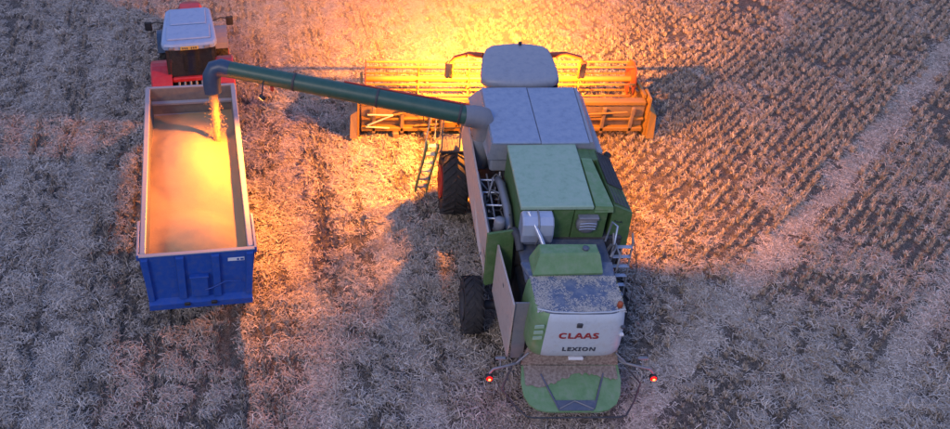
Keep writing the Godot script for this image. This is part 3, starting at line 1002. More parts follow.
	var deflector := [Vector3(-1.06, 1.22, 0.02), Vector3(-1.11, 1.10, 0.40), Vector3(-1.08, 1.0, 0.68), Vector3(-0.98, 0.94, 0.86), Vector3(-0.82, 0.91, 0.98), Vector3(-0.6, 0.9, 1.03), Vector3(0.5, 0.9, 1.03), Vector3(0.72, 0.91, 0.98), Vector3(0.92, 0.94, 0.84), Vector3(1.03, 1.0, 0.64), Vector3(1.09, 1.10, 0.36), Vector3(1.08, 1.22, 0.0)]
	for p in deflector:
		s0.append(p - Vector3(0, 0.04, 0))
		s1.append(p)
	loft(st, [s0, s1])
	var defl := done(st, "spreader_deflector", M.green_light, c)
	plate_part("chopper_housing", [Vector3(-0.98, 1.72, -0.02), Vector3(0.98, 1.72, -0.02), Vector3(1.08, 1.22, 0.0), Vector3(-1.06, 1.22, 0.0)], Vector3(0, 0, -0.05), M.straw_dust, c)
	# dust and chaff lying on its upper half, ragged lower edge
	st = begin()
	var dr := RandomNumberGenerator.new()
	dr.seed = 8
	var up_edge := PackedVector3Array()
	var low_edge := PackedVector3Array()
	for k in 41:
		var f := k / 40.0
		var x := lerpf(-1.02, 1.02, f)
		up_edge.append(Vector3(x, 1.236, 0.03))
		var zz := 0.42 + 0.10 * sin(f * 7.0 + 0.5) - 0.16 * f + dr.randf_range(-0.035, 0.035)
		low_edge.append(Vector3(x, 1.236 - (zz - 0.02) * 0.335 + 0.008, zz))
	st.set_smooth_group(-1)
	for k in 40:
		for v in [up_edge[k], up_edge[k + 1], low_edge[k + 1], up_edge[k], low_edge[k + 1], low_edge[k]]: st.add_vertex(v)
	done(st, "chaff_layer", M.straw_dust, defl)
	for q in [[Vector3(-0.66, 1.17, 0.22), Vector3(-0.36, 0.93, 0.98)], [Vector3(0.72, 1.17, 0.20), Vector3(0.40, 0.93, 0.98)]]:
		tube_part("deflector_rib", [q[0], q[1]], 0.022, M.deck, defl, 6)
	plate_part("deflector_plate", [Vector3(-0.42, 0.975, 0.80), Vector3(0.46, 0.975, 0.80), Vector3(0.38, 0.915, 1.02), Vector3(-0.36, 0.915, 1.02)], Vector3(0, 0.018, 0), M.deck, defl)
	for q in [[Vector3(-0.34, 0.95, 0.99), Vector3(0.0, 1.0, 0.82)], [Vector3(0.0, 1.0, 0.82), Vector3(0.38, 0.95, 0.99)]]:
		tube_part("chevron", [q[0], q[1]], 0.016, M.steel, defl, 6)
	# hoop round the spreader
	tube_part("rear_guard", [Vector3(-1.25, 1.12, -0.05), Vector3(-1.50, 0.86, 0.38), Vector3(-1.28, 0.80, 0.78), Vector3(-1.06, 0.80, 1.08), Vector3(-0.9, 0.8, 1.12), Vector3(0.95, 0.8, 1.10), Vector3(1.10, 0.80, 1.05), Vector3(1.35, 0.82, 0.70), Vector3(1.60, 0.86, 0.22), Vector3(1.25, 1.12, -0.15)], 0.02, M.dark_steel, c, 7)
	# lamp arms with red tail lamps
	for s in [-1.0, 1.0]:
		var arm := tube_part("lamp_arm", [Vector3(s * 1.0, 1.25, -0.3), Vector3(s * 1.15, 1.35, 0.05), Vector3(s * 1.4, 1.36, 0.14), Vector3(s * 1.72, 1.34, 0.22), Vector3(s * 1.8, 1.24, 0.26)], 0.03, M.steel, c, 8)
		tube_part("arm_brace", [Vector3(s * 0.95, 1.62, 0.0), Vector3(s * 1.2, 1.40, 0.1)], 0.022, M.steel, arm, 6)
		box_part("reflector_plate", Vector3(s * 1.56 - 0.11, 1.50, 0.02), Vector3(s * 1.56 + 0.11, 1.53, 0.10), M.steel, arm, 0.006)
		tube_part("plate_post", [Vector3(s * 1.56, 1.36, 0.18), Vector3(s * 1.56, 1.51, 0.06)], 0.014, M.steel, arm, 6)
		var tl := part("tail_lamp", c, Vector3(s * 1.8, 1.16, 0.32))
		st = begin()
		lathe(st, Vector3.ZERO, Vector3(0, 0, 1), [[-0.08, 0.05], [-0.06, 0.085], [0.02, 0.085], [0.025, 0.07]], 16)
		done(st, "housing", M.black_plastic, tl)
		st = begin()
		lathe(st, Vector3.ZERO, Vector3(0, 0, 1), [[0.02, 0.068], [0.04, 0.06], [0.055, 0.03]], 16)
		done(st, "lens", M.tail_lens, tl)
		st = begin()
		lathe(st, Vector3.ZERO, Vector3(0, 0, 1), [[0.05, 0.034], [0.062, 0.03], [0.07, 0.012]], 12)
		done(st, "bulb", M.tail_bulb, tl)
		var ol := OmniLight3D.new()
		ol.name = "lamp_light"
		tl.add_child(ol)
		ol.position = Vector3(0, 0.02, 0.14)
		ol.light_color = Color(1.0, 0.06, 0.02)
		ol.light_energy = 0.12
		ol.omni_range = 20.0
		ol.omni_attenuation = 2.0
		ol.light_size = 0.05
		ol.shadow_enabled = true

	# ---- unloading tube
	st = begin()
	lathe(st, Vector3(-1.46, 2.5, -5.75), Vector3(0.06, 1, -0.16).normalized(), [[0.0, 0.27], [0.72, 0.27], [0.78, 0.30], [0.84, 0.30]], 22)
	var turret := done(st, "tube_turret", M.roof_grey, c)
	lathe_part("turret_collar", Vector3(-1.42, 3.32, -5.88), Vector3(0.06, 1, -0.16).normalized(), [[0, 0.32], [0.07, 0.32]], M.dark_steel, turret)
	tube_part("tube_elbow", [Vector3(-1.42, 3.3, -5.86), Vector3(-1.43, 3.62, -5.9), Vector3(-1.52, 3.86, -5.88), Vector3(-1.75, 3.97, -5.80), Vector3(-1.98, 4.0, -5.78)], [0.31, 0.31, 0.31, 0.29, 0.27], M.steel, c, 22)
	# tube from the elbow to the spout over the trailer (local coordinates)
	var a0 := Vector3(-1.85, 4.0, -5.78)
	var a1 := Vector3(-8.15, 4.5, -7.26)
	var tb := tube_part("unloading_tube", [a0, a0.lerp(a1, 0.33), a0.lerp(a1, 0.66), a1], [0.245, 0.235, 0.225, 0.215], M.auger_green, c, 24)
	for f in [0.03, 0.36, 0.70]:
		var p := a0.lerp(a1, f)
		var ax := (a1 - a0).normalized()
		lathe_part("tube_band", p, ax, [[0, 0.262 - f * 0.03], [0.06, 0.262 - f * 0.03]], M.dark_steel, tb)
	tube_part("hydraulic_pipe", [a0 + Vector3(0, 0.24, -0.13), a0.lerp(a1, 0.5) + Vector3(0, 0.21, -0.14)], 0.025, M.rim_red, tb, 6)
	tube_part("spout", [a0.lerp(a1, 0.975), Vector3(-8.22, 4.51, -7.28), Vector3(-8.40, 4.46, -7.28), Vector3(-8.49, 4.30, -7.22), Vector3(-8.50, 4.08, -7.16), Vector3(-8.48, 3.86, -7.10)], [0.22, 0.24, 0.25, 0.245, 0.235, 0.23], M.auger_blue, c, 24)
	var knob := begin()
	lathe(knob, a0.lerp(a1, 0.80) + Vector3(0, -0.22, 0.08), Vector3.DOWN, [[0, 0.05], [0.1, 0.05], [0.14, 0.02]], 10)
	done(knob, "tube_reflector", M.rim_red, tb)

	# ---- access ladder and platform on the left
	box_part("platform", Vector3(-2.35, 1.86, -7.75), Vector3(-1.5, 1.93, -7.15), M.dark_steel, c, 0.01)
	var pl := part("platform_rail", c)
	for q in [[-2.3, -7.2], [-1.8, -7.2], [-2.3, -7.7]]:
		tube_part("rail_post", [Vector3(q[0], 1.9, q[1]), Vector3(q[0], 2.95, q[1])], 0.02, M.steel, pl, 7)
	tube_part("top_rail", [Vector3(-2.3, 2.95, -7.7), Vector3(-2.3, 2.95, -7.2), Vector3(-1.8, 2.95, -7.2)], 0.02, M.steel, pl, 7)
	st = begin()
	for k in 13:
		var x := lerpf(-2.28, -1.82, k / 12.0)
		tube(st, [Vector3(x, 1.94, -7.2), Vector3(x, 2.45, -7.2)], 0.007, 4)
	for k in 13:
		var y := lerpf(1.95, 2.45, k / 12.0)
		tube(st, [Vector3(-2.3, y, -7.2), Vector3(-1.8, y, -7.2)], 0.007, 4)
	done(st, "guard_mesh", M.steel, pl)
	var la := part("access_ladder", c)
	for x in [[-2.68, -2.98], [-2.36, -2.66]]:
		st = begin()
		hexa(st, [Vector3(x[0], 1.98, -7.62), Vector3(x[0] + 0.04, 1.98, -7.62), Vector3(x[0] + 0.04, 1.98, -7.42), Vector3(x[0], 1.98, -7.42)], [Vector3(x[1], 0.42, -7.42), Vector3(x[1] + 0.04, 0.42, -7.42), Vector3(x[1] + 0.04, 0.42, -7.22), Vector3(x[1], 0.42, -7.22)])
		done(st, "ladder_rail", M.green, la)
	for k in 6:
		var f := (k + 0.5) / 6.0
		var o := Vector3(lerpf(-2.64, -2.94, f), lerpf(1.98, 0.42, f), lerpf(-7.6, -7.4, f))
		box_part("step", o, o + Vector3(0.28, 0.03, 0.16), M.step_pale if k < 4 else M.steel, la, 0.006)
	tube_part("hand_rail", [Vector3(-2.45, 1.95, -7.7), Vector3(-2.45, 2.9, -7.7), Vector3(-2.6, 2.85, -7.68), Vector3(-2.75, 1.6, -7.55)], 0.018, M.step_pale, c, 7)

	# ---- mirrors
	for s in [[-1.0, -1.05, -1.78, -1.92], [1.0, 0.80, 1.88, 2.0]]:
		var ma := tube_part("mirror_arm", [Vector3(s[1], 3.74, -9.3), Vector3((s[1] + s[2]) * 0.5, 3.62, -9.6), Vector3(s[2], 3.36, -9.85), Vector3(s[3], 3.2, -9.85)], [0.085, 0.07, 0.06, 0.035], M.reel_red, c, 10)
		st = begin()
		bx(st, Vector3(-0.13, -0.28, -0.05), Vector3(0.13, 0.28, 0.05), 0.045, Transform3D(Basis(Vector3.UP, s[0] * 0.25), Vector3(s[3], 2.95, -9.85)))
		var mi := done(st, "mirror", M.reel_red, c)
		st = begin()
		bx(st, Vector3(-0.10, -0.24, 0.052), Vector3(0.10, 0.24, 0.058), 0.002, Transform3D(Basis(Vector3.UP, s[0] * 0.25), Vector3(s[3], 2.95, -9.85)))
		done(st, "mirror_glass", M.mirror, mi)
		tube_part("stay_rod", [Vector3(s[1] + s[0] * 0.42, 3.64, -9.55), Vector3(s[1] + s[0] * 0.30, 2.8, -9.5), Vector3(s[1] + s[0] * 0.24, 1.9, -9.3)], 0.016, M.black_plastic, ma, 6)

	# ---- work lamps
	for x in [-0.75, -0.30, 0.14, 0.55]:
		work_light(c, Vector3(x, 3.66, -9.62), Vector3(x * 6.0, 0.0, -19.0), 280.0, 46.0)
	work_light(c, Vector3(-1.04, 3.62, -9.05), Vector3(-6.0, 0.0, -10.5), 120.0, 60.0)
	work_light(c, Vector3(0.80, 3.62, -9.05), Vector3(6.0, 0.0, -10.5), 90.0, 60.0)
	work_light(c, Vector3(-1.10, 3.62, -8.3), Vector3(-4.2, 0.0, -7.4), 100.0, 50.0)
	work_light(c, Vector3(1.66, 3.2, -5.2), Vector3(3.8, 0.0, -6.8), 48.0, 42.0)
	tube_part("lamp_bracket", [Vector3(-7.1, 4.38, -6.85), Vector3(-7.1, 4.30, -6.32)], 0.02, M.dark_steel, c, 6)
	work_light(c, Vector3(-7.1, 4.22, -6.28), Vector3(-8.8, 2.3, -5.2), 70.0, 64.0)

func lathe_part(called: String, at: Vector3, axis: Vector3, prof: Array, m: Material, parent: Node, n := 22) -> MeshInstance3D:
	var st := begin()
	lathe(st, at, axis, prof, n)
	return done(st, called, m, parent)

# ------------------------------------------------------------------ cutting header
func build_header() -> void:
	var h := thing("cutting_header", "wide cutting header with an orange reel across the front of the combine", "header", Vector3(4.853, 0, -12.916))
	var st: SurfaceTool
	const X0 := -4.5
	const X1 := 4.5
	# table and back wall, with the opening for the feeder in the middle
	st = begin()
	hexa(st, [Vector3(X0, 0.20, -10.75), Vector3(X1, 0.20, -10.75), Vector3(X1, 0.28, -10.75), Vector3(X0, 0.28, -10.75)], [Vector3(X0, 0.10, -12.75), Vector3(X1, 0.10, -12.75), Vector3(X1, 0.13, -12.75), Vector3(X0, 0.13, -12.75)])
	done(st, "table", M.header_frame, h)
	for q in [[X0, -0.8], [0.8, X1]]:
		box_part("back_wall", Vector3(q[0], 0.30, -10.80), Vector3(q[1], 1.14, -10.75), M.header_frame, h, 0.01)
		box_part("lower_beam", Vector3(q[0], 0.28, -10.74), Vector3(q[1], 0.42, -10.56), M.header_yellow, h, 0.02)
		box_part("middle_beam", Vector3(q[0], 0.66, -10.745), Vector3(q[1], 0.74, -10.62), M.header_yellow, h, 0.015)
	box_part("top_beam", Vector3(X0, 1.15, -10.98), Vector3(X1, 1.30, -10.70), M.header_yellow, h, 0.025)
	for x in [-4.1, -3.2, -2.3, -1.3, 1.3, 2.3, 3.2, 4.1]:
		box_part("frame_bracket", Vector3(x - 0.06, 0.2, -10.66), Vector3(x + 0.06, 1.15, -10.56), M.header_frame, h, 0.02)
	for x in [-3.4, -2.4, 2.9]:
		box_part("skid_foot", Vector3(x - 0.1, 0.06, -10.72), Vector3(x + 0.1, 0.28, -10.45), M.header_frame, h, 0.03)
	for q in [[-3.9, -2.9, 0.82, 1.05], [-2.8, -1.4, 0.5, 0.62], [1.6, 3.9, 0.86, 1.02]]:
		tube_part("drive_shaft", [Vector3(q[0], q[2], -10.55), Vector3(q[1], q[3], -10.55)], 0.035, M.header_yellow, h, 8)
	box_part("gear_box", Vector3(-2.0, 0.45, -10.62), Vector3(-1.5, 0.8, -10.36), M.header_yellow, h, 0.04)
	tube_part("hydraulic_hose", [Vector3(-2.6, 1.2, -10.65), Vector3(-2.5, 0.7, -10.4), Vector3(-2.1, 0.55, -10.35), Vector3(-1.2, 0.6, -10.3), Vector3(-0.9, 1.0, -10.0)], 0.022, M.black_plastic, h, 7)
	# intake auger with two spiral flights
	var au := tube_part("intake_auger", [Vector3(X0 + 0.05, 0.62, -11.35), Vector3(X1 - 0.05, 0.62, -11.35)], 0.21, M.reel_bar, h, 20)
	for s in [-1.0, 1.0]:
		st = begin()
		st.set_smooth_group(-1)
		var prev: Array = []
		for k in 145:
			var x: float = s * lerpf(4.4, 0.45, k / 144.0)
			var w: float = s * TAU * k / 18.0
			var d := Vector3(0, cos(w), sin(w))
			var cur := [Vector3(x, 0.62, -11.35) + d * 0.2, Vector3(x, 0.62, -11.35) + d * 0.33]
			if prev:
				for v in [prev[0], prev[1], cur[1], prev[0], cur[1], cur[0]]: st.add_vertex(v)
			prev = cur
		done(st, "auger_flight", M.reel_red, au)
	# knife
	st = begin()
	bx(st, Vector3(X0, 0.09, -12.84), Vector3(X1, 0.13, -12.74), 0.008)
	for k in 118:
		var x := lerpf(X0 + 0.05, X1 - 0.05, k / 117.0)
		hexa(st, [Vector3(x - 0.02, 0.10, -12.84), Vector3(x + 0.02, 0.10, -12.84), Vector3(x + 0.02, 0.125, -12.84), Vector3(x - 0.02, 0.125, -12.84)], [Vector3(x - 0.004, 0.108, -12.96), Vector3(x + 0.004, 0.108, -12.96), Vector3(x + 0.004, 0.114, -12.96), Vector3(x - 0.004, 0.114, -12.96)])
	done(st, "knife_bar", M.steel, h)
	# reel: centre tube, six tine bars, spiders and end shields
	var rc := Vector3(0, 1.28, -12.15)
	tube_part("reel_shaft", [rc + Vector3(X0 + 0.15, 0, 0), rc + Vector3(X1 - 0.15, 0, 0)], 0.10, M.header_yellow, h, 16)
	for k in 6:
		var w := TAU * k / 6.0 + 0.32
		var o := rc + Vector3(0, cos(w), sin(w)) * 0.56
		var tb := tube_part("tine_bar", [o + Vector3(X0 + 0.18, 0, 0), o + Vector3(X1 - 0.18, 0, 0)], 0.036, M.header_yellow if k % 2 else M.reel_bar, h, 8)
		st = begin()
		for j in 58:
			var x := lerpf(X0 + 0.3, X1 - 0.3, j / 57.0)
			tube(st, [o + Vector3(x, 0, 0), o + Vector3(x, -0.12, 0.02), o + Vector3(x, -0.24, 0.06)], 0.007, 4)
		done(st, "tines", M.dark_steel, tb)
		for x in [-2.63, -1.0, 1.0, 2.63]:
			tube_part("spider_arm", [rc + Vector3(x, 0, 0), o + Vector3(x, 0, 0)], 0.026, M.header_yellow, h, 6)
	for s in [-1.0, 1.0]:
		st = begin()
		var p0 := PackedVector3Array()
		var p1 := PackedVector3Array()
		for k in 12:
			var w := TAU * k / 12.0
			var p: Vector3 = rc + Vector3(s * (X1 - 0.17), cos(w) * 0.62, sin(w) * 0.62)
			p0.append(p)
			p1.append(p + Vector3(s * 0.03, 0, 0))
		for k in 12:
			if k == 4 or k == 5: continue
			var j := (k + 1) % 12
			var i0: Vector3 = p0[k].lerp(rc + Vector3(s * (X1 - 0.17), 0, 0), 0.86)
			var i1: Vector3 = p0[j].lerp(rc + Vector3(s * (X1 - 0.17), 0, 0), 0.86)
			hexa(st, [p0[k], p0[j], i1, i0], [p1[k], p1[j], i1 + Vector3(s * 0.03, 0, 0), i0 + Vector3(s * 0.03, 0, 0)])
		done(st, "reel_end", M.reel_red, h)
		# arm that carries the reel
		st = begin()
		hexa(st, [Vector3(s * 4.44, 1.30, -10.9), Vector3(s * 4.52, 1.30, -10.9), Vector3(s * 4.52, 1.44, -10.9), Vector3(s * 4.44, 1.44, -10.9)], [Vector3(s * 4.44, 1.22, -12.5), Vector3(s * 4.52, 1.22, -12.5), Vector3(s * 4.52, 1.34, -12.5), Vector3(s * 4.44, 1.34, -12.5)])
		done(st, "reel_arm", M.header_yellow, h)
		# end wall and crop divider
		plate_part("end_wall", [Vector3(s * 4.56, 0.12, -10.55), Vector3(s * 4.56, 1.45, -10.62), Vector3(s * 4.56, 1.48, -11.2), Vector3(s * 4.56, 1.0, -11.8), Vector3(s * 4.56, 0.55, -12.9), Vector3(s * 4.56, 0.10, -13.35)], Vector3(s * 0.06, 0, 0), M.header_yellow, h)
		st = begin()
		loft(st, [PackedVector3Array([Vector3(s * 4.54, 0.10, -12.6), Vector3(s * 4.74, 0.10, -12.6), Vector3(s * 4.74, 0.55, -12.6), Vector3(s * 4.54, 0.55, -12.6)]), PackedVector3Array([Vector3(s * 4.58, 0.08, -13.3), Vector3(s * 4.72, 0.08, -13.3), Vector3(s * 4.72, 0.32, -13.3), Vector3(s * 4.58, 0.32, -13.3)]), PackedVector3Array([Vector3(s * 4.64, 0.06, -13.9), Vector3(s * 4.67, 0.06, -13.9), Vector3(s * 4.67, 0.10, -13.9), Vector3(s * 4.64, 0.10, -13.9)])])
		done(st, "crop_divider", M.header_yellow, h)
		# side drive cover at the rear corner
		st = begin()
		hexa(st, [Vector3(s * 4.63, 0.15, -10.35), Vector3(s * 4.86, 0.15, -10.35), Vector3(s * 4.86, 0.15, -11.1), Vector3(s * 4.63, 0.15, -11.3)], [Vector3(s * 4.63, 1.05, -10.55), Vector3(s * 4.84, 0.90, -10.55), Vector3(s * 4.84, 0.95, -10.95), Vector3(s * 4.63, 1.15, -11.2)])
		done(st, "drive_cover", M.header_yellow if s > 0 else M.header_frame, h)
	# marker lamp post on the left end
	tube_part("marker_post", [Vector3(-4.75, 0.9, -10.9), Vector3(-4.8, 1.75, -10.95)], 0.03, M.steel, h, 7)
	box_part("marker_board", Vector3(-4.92, 1.62, -10.98), Vector3(-4.70, 1.80, -10.92), M.steel, h, 0.01)
	# small frame behind the left end
	for q in [[Vector3(-4.3, 0.95, -10.5), Vector3(-3.5, 1.0, -10.4)], [Vector3(-4.3, 0.55, -10.5), Vector3(-3.5, 1.0, -10.4)], [Vector3(-4.35, 0.5, -10.5), Vector3(-3.6, 0.45, -10.5)]]:
		tube_part("stay", [q[0], q[1]], 0.028, M.step_pale, h, 6)

# ------------------------------------------------------------------ grain trailer
func build_trailer() -> void:
	var t := thing("grain_trailer", "dark blue grain trailer with grey inside walls, coupled behind the red tractor", "trailer")
	var b := Basis(Vector3.UP, 0.159) * Basis(Vector3.BACK, -0.04)
	t.transform = Transform3D(b, Vector3(-3.473, 2.84, -14.842) - b * Vector3(0, 2.84, 0))
	var st: SurfaceTool
	const W := 1.245
	const L := 7.24
	const Y1 := 2.84
	const Y0 := 1.42
	# outside walls, leaning in a little towards the floor
	for s in [-1.0, 1.0]:
		plate_part("side_wall", [Vector3(s * W, Y1 - 0.02, -0.02), Vector3(s * W, Y1 - 0.02, -L + 0.06), Vector3(s * (W - 0.08), Y0, -L + 0.06), Vector3(s * (W - 0.08), Y0, -0.02)], Vector3(-s * 0.045, 0, 0), M.trailer_blue, t)
		plate_part("side_lining", [Vector3(s * (W - 0.05), Y1 - 0.03, -0.06), Vector3(s * (W - 0.05), Y1 - 0.03, -L + 0.10), Vector3(s * (W - 0.16), Y0 + 0.02, -L + 0.10), Vector3(s * (W - 0.16), Y0 + 0.02, -0.06)], Vector3(-s * 0.012, 0, 0), M.trailer_inner, t)
		box_part("top_rail", Vector3(minf(s * (W - 0.10), s * (W + 0.04)), Y1 - 0.05, -L + 0.02), Vector3(maxf(s * (W - 0.10), s * (W + 0.04)), Y1 + 0.03, -0.05), M.trailer_rim, t, 0.02)
		for k in 6:
			var z := -0.9 - k * 1.15
			st = begin()
			hexa(st, [Vector3(s * (W + 0.002), Y1 - 0.06, z), Vector3(s * (W + 0.05), Y1 - 0.06, z), Vector3(s * (W + 0.05), Y1 - 0.06, z - 0.12), Vector3(s * (W + 0.002), Y1 - 0.06, z - 0.12)], [Vector3(s * (W - 0.078), Y0, z), Vector3(s * (W - 0.03), Y0, z), Vector3(s * (W - 0.03), Y0, z - 0.12), Vector3(s * (W - 0.078), Y0, z - 0.12)])
			done(st, "side_rib", M.trailer_blue, t)
		# gate arms along the top, at the back
		box_part("gate_arm", Vector3(minf(s * (W + 0.05), s * (W + 0.11)), Y1 - 0.12, -1.25), Vector3(maxf(s * (W + 0.05), s * (W + 0.11)), Y1 + 0.02, 0.03), M.trailer_blue, t, 0.015)
		box_part("gate_arm_edge", Vector3(minf(s * (W + 0.055), s * (W + 0.105)), Y1 + 0.021, -1.22), Vector3(maxf(s * (W + 0.055), s * (W + 0.105)), Y1 + 0.035, 0.0), M.trailer_rim, t, 0.003)
	box_part("floor", Vector3(-W + 0.08, Y0 - 0.08, -L + 0.05), Vector3(W - 0.08, Y0 + 0.01, -0.04), M.trailer_blue, t)
	# front wall with two pressed ribs
	plate_part("front_wall", [Vector3(-W, Y1, -L), Vector3(W, Y1, -L), Vector3(W - 0.08, Y0, -L), Vector3(-W + 0.08, Y0, -L)], Vector3(0, 0, 0.05), M.trailer_inner, t)
	for y in [2.44, 2.0]:
		st = begin()
		hexa(st, [Vector3(-W + 0.08, y, -L + 0.051), Vector3(W - 0.08, y, -L + 0.051), Vector3(W - 0.1, y - 0.14, -L + 0.051), Vector3(-W + 0.1, y - 0.14, -L + 0.051)], [Vector3(-W + 0.08, y - 0.04, -L + 0.13), Vector3(W - 0.08, y - 0.04, -L + 0.13), Vector3(W - 0.1, y - 0.10, -L + 0.13), Vector3(-W + 0.1, y - 0.10, -L + 0.13)])
		done(st, "wall_rib", M.trailer_rim, t)
	box_part("top_rail", Vector3(-W - 0.02, Y1 - 0.02, -L - 0.05), Vector3(W + 0.02, Y1 + 0.04, -L + 0.03), M.trailer_rim, t, 0.015)
	# tailgate
	var tg := part("tailgate", t)
	plate_part("gate_panel", [Vector3(-W - 0.06, Y1, 0.0), Vector3(W + 0.06, Y1, 0.0), Vector3(W - 0.06, Y0 + 0.1, 0.02), Vector3(-W + 0.06, Y0 + 0.1, 0.02)], Vector3(0, 0, 0.05), M.trailer_blue, tg)
	box_part("gate_top_edge", Vector3(-W - 0.06, Y1 + 0.002, -0.04), Vector3(W + 0.06, Y1 + 0.035, 0.07), M.trailer_rim, tg, 0.01)
	for q in [[-1.27, -1.1], [-0.50, -0.30], [0.30, 0.50], [1.1, 1.27]]:
		st = begin()
		var k := 0.06 if absf(q[0] + q[1]) > 2.0 else 0.0
		var sg := signf(q[0] + q[1])
		hexa(st, [Vector3(q[0], Y1 - 0.03, 0.052), Vector3(q[1], Y1 - 0.03, 0.052), Vector3(q[1] - 0.02, Y1 - 0.05, 0.13), Vector3(q[0] + 0.02, Y1 - 0.05, 0.13)], [Vector3(q[0] - sg * k, Y0 + 0.12, 0.072), Vector3(q[1] - sg * k, Y0 + 0.12, 0.072), Vector3(q[1] - 0.02 - sg * k, Y0 + 0.14, 0.15), Vector3(q[0] + 0.02 - sg * k, Y0 + 0.14, 0.15)])
		done(st, "gate_rib", M.trailer_blue, tg)
	st = begin()
	hexa(st, [Vector3(-1.2, Y0 + 0.14, 0.05), Vector3(1.2, Y0 + 0.14, 0.05), Vector3(1.2, Y0 + 0.06, 0.22), Vector3(-1.2, Y0 + 0.06, 0.22)], [Vector3(-1.2, Y0 - 0.12, 0.0), Vector3(1.2, Y0 - 0.12, 0.0), Vector3(1.2, Y0 - 0.12, 0.20), Vector3(-1.2, Y0 - 0.12, 0.20)])
	done(st, "gate_sill", M.trailer_blue, tg)
	box_part("grain_hatch", Vector3(-0.20, Y0 + 0.18, 0.06), Vector3(0.20, Y0 + 0.78, 0.17), M.trailer_blue, tg, 0.02)
	box_part("hatch_top", Vector3(-0.22, Y0 + 0.785, 0.06), Vector3(0.22, Y0 + 0.83, 0.20), M.trailer_blue, tg, 0.01)
	tube_part("hatch_lever", [Vector3(0.1, Y0 + 0.4, 0.19), Vector3(0.28, Y0 + 0.46, 0.19), Vector3(0.6, Y0 + 0.62, 0.17), Vector3(0.95, Y0 + 0.58, 0.15)], 0.014, M.trailer_blue, tg, 6)
	for x in [-0.32, 0.30]:
		box_part("lock_block", Vector3(x - 0.07, Y0 + 0.0, 0.22), Vector3(x + 0.07, Y0 + 0.10, 0.27), M.black_plastic, tg, 0.015)
	# maker's badge: white outline with blurred strokes
	var bg := box_part("badge", Vector3(0.68, Y1 - 0.28, 0.055), Vector3(1.06, Y1 - 0.19, 0.072), M.white_paint, tg, 0.004)
	for q in [[0.885, 0.94], [0.965, 1.04]]:
		box_part("badge_mark", Vector3(q[0], Y1 - 0.262, 0.0722), Vector3(q[1], Y1 - 0.208, 0.076), M.trailer_blue, bg, 0.003)
	for s in [-1.0, 1.0]:
		box_part("rear_lamp", Vector3(s * 1.0 - 0.12, Y0 - 0.26, -0.05), Vector3(s * 1.0 + 0.12, Y0 - 0.15, 0.05), M.rim_red, t, 0.02)
	# chassis, wheels and drawbar
	for s in [-1.0, 1.0]:
		box_part("chassis_beam", Vector3(s * 0.45 - 0.07, 1.05, -L - 0.3), Vector3(s * 0.45 + 0.07, Y0 - 0.09, -0.15), M.dark_steel, t, 0.02)
		for z in [-1.9, -3.2]:
			wheel("wheel", t, Vector3(s * 0.98, 0.56 + s * 0.04, z), 0.56, 0.42, 0.28, 16, M.steel, s, 0.025)
	for z in [-1.9, -3.2]:
		tube_part("axle", [Vector3(-0.98, 0.6, z), Vector3(0.98, 0.6, z)], 0.07, M.dark_steel, t, 8)
		box_part("axle_mount", Vector3(-0.5, 0.62, z - 0.15), Vector3(0.5, 1.06, z + 0.15), M.dark_steel, t, 0.02)
	tube_part("drawbar", [Vector3(0, 1.1, -L + 0.2), Vector3(0, 0.8, -L - 0.9), Vector3(0, 0.6, -L - 1.9)], [0.14, 0.12, 0.08], M.trailer_blue, t, 8)

	# grain inside it
	var g := thing("grain_heap", "golden heap of harvested grain filling the blue trailer", "grain")
	g.transform = t.transform
	var gn := FastNoiseLite.new()
	gn.seed = 4
	gn.frequency = 0.9
	gn.fractal_octaves = 4
	st = begin()
	st.set_smooth_group(0)
	var nx := 44
	var nzz := 120
	var P := func(i: int, j: int) -> Vector3:
		var f := float(i) / nx * 2.0 - 1.0
		var z: float = lerpf(-L + 0.11, -0.055, float(j) / nzz)
		var d1 := Vector2(f * 0.9 + 0.08, (z + 4.3) * 0.50).length()
		var d2 := Vector2(f * 0.9 - 0.05, (z + 1.05) * 0.66).length()
		var y1 := 2.98 - 0.72 * sqrt(d1 * d1 + 0.16)
		var y2 := 2.92 - 0.74 * sqrt(d2 * d2 + 0.16)
		var y3 := 2.30 - 0.15 * maxf(0.0, -z - 5.3) + 0.06 * f
		var hy := log(exp(30.0 * y1) + exp(30.0 * y2) + exp(30.0 * y3)) / 30.0
		hy += 0.02 * gn.get_noise_2d(f * 1.2, z) + 0.004 * sin(z * 9.0 + f * 3.0)
		var half: float = lerpf(W - 0.17, W - 0.065, (hy - Y0) / (Y1 - Y0))
		return Vector3(f * half, hy, z)
	for j in nzz:
		for i in nx:
			var v := [P.call(i, j), P.call(i + 1, j), P.call(i + 1, j + 1), P.call(i, j + 1)]
			for k in [0, 1, 2, 0, 2, 3]: st.add_vertex(v[k])
	done(st, "heap_surface", M.grain, g)
	# grain falling from the spout
	var gs := thing("grain_stream", "stream of golden grain pouring from the unloading tube spout", "grain")
	gs.position = Vector3(4.853 - 8.48, 0, -12.916 - 7.10)
	st = begin()
	var rr := []
	var sr := RandomNumberGenerator.new()
	sr.seed = 3
	for k in 15:
		var f := k / 14.0
		var q := PackedVector3Array()
		var y := lerpf(3.84, 2.1, f)
		for a in 12:
			var w := TAU * a / 12.0
			var r := lerpf(0.12, 0.085, f) * sr.randf_range(0.75, 1.2)
			q.append(Vector3(cos(w) * r - 0.02 * f, y + sr.randf_range(-0.03, 0.03), sin(w) * r + 0.12 * f))
		rr.append(q)
	loft(st, rr, true)
	done(st, "stream_core", M.grain, gs)
	st = begin()
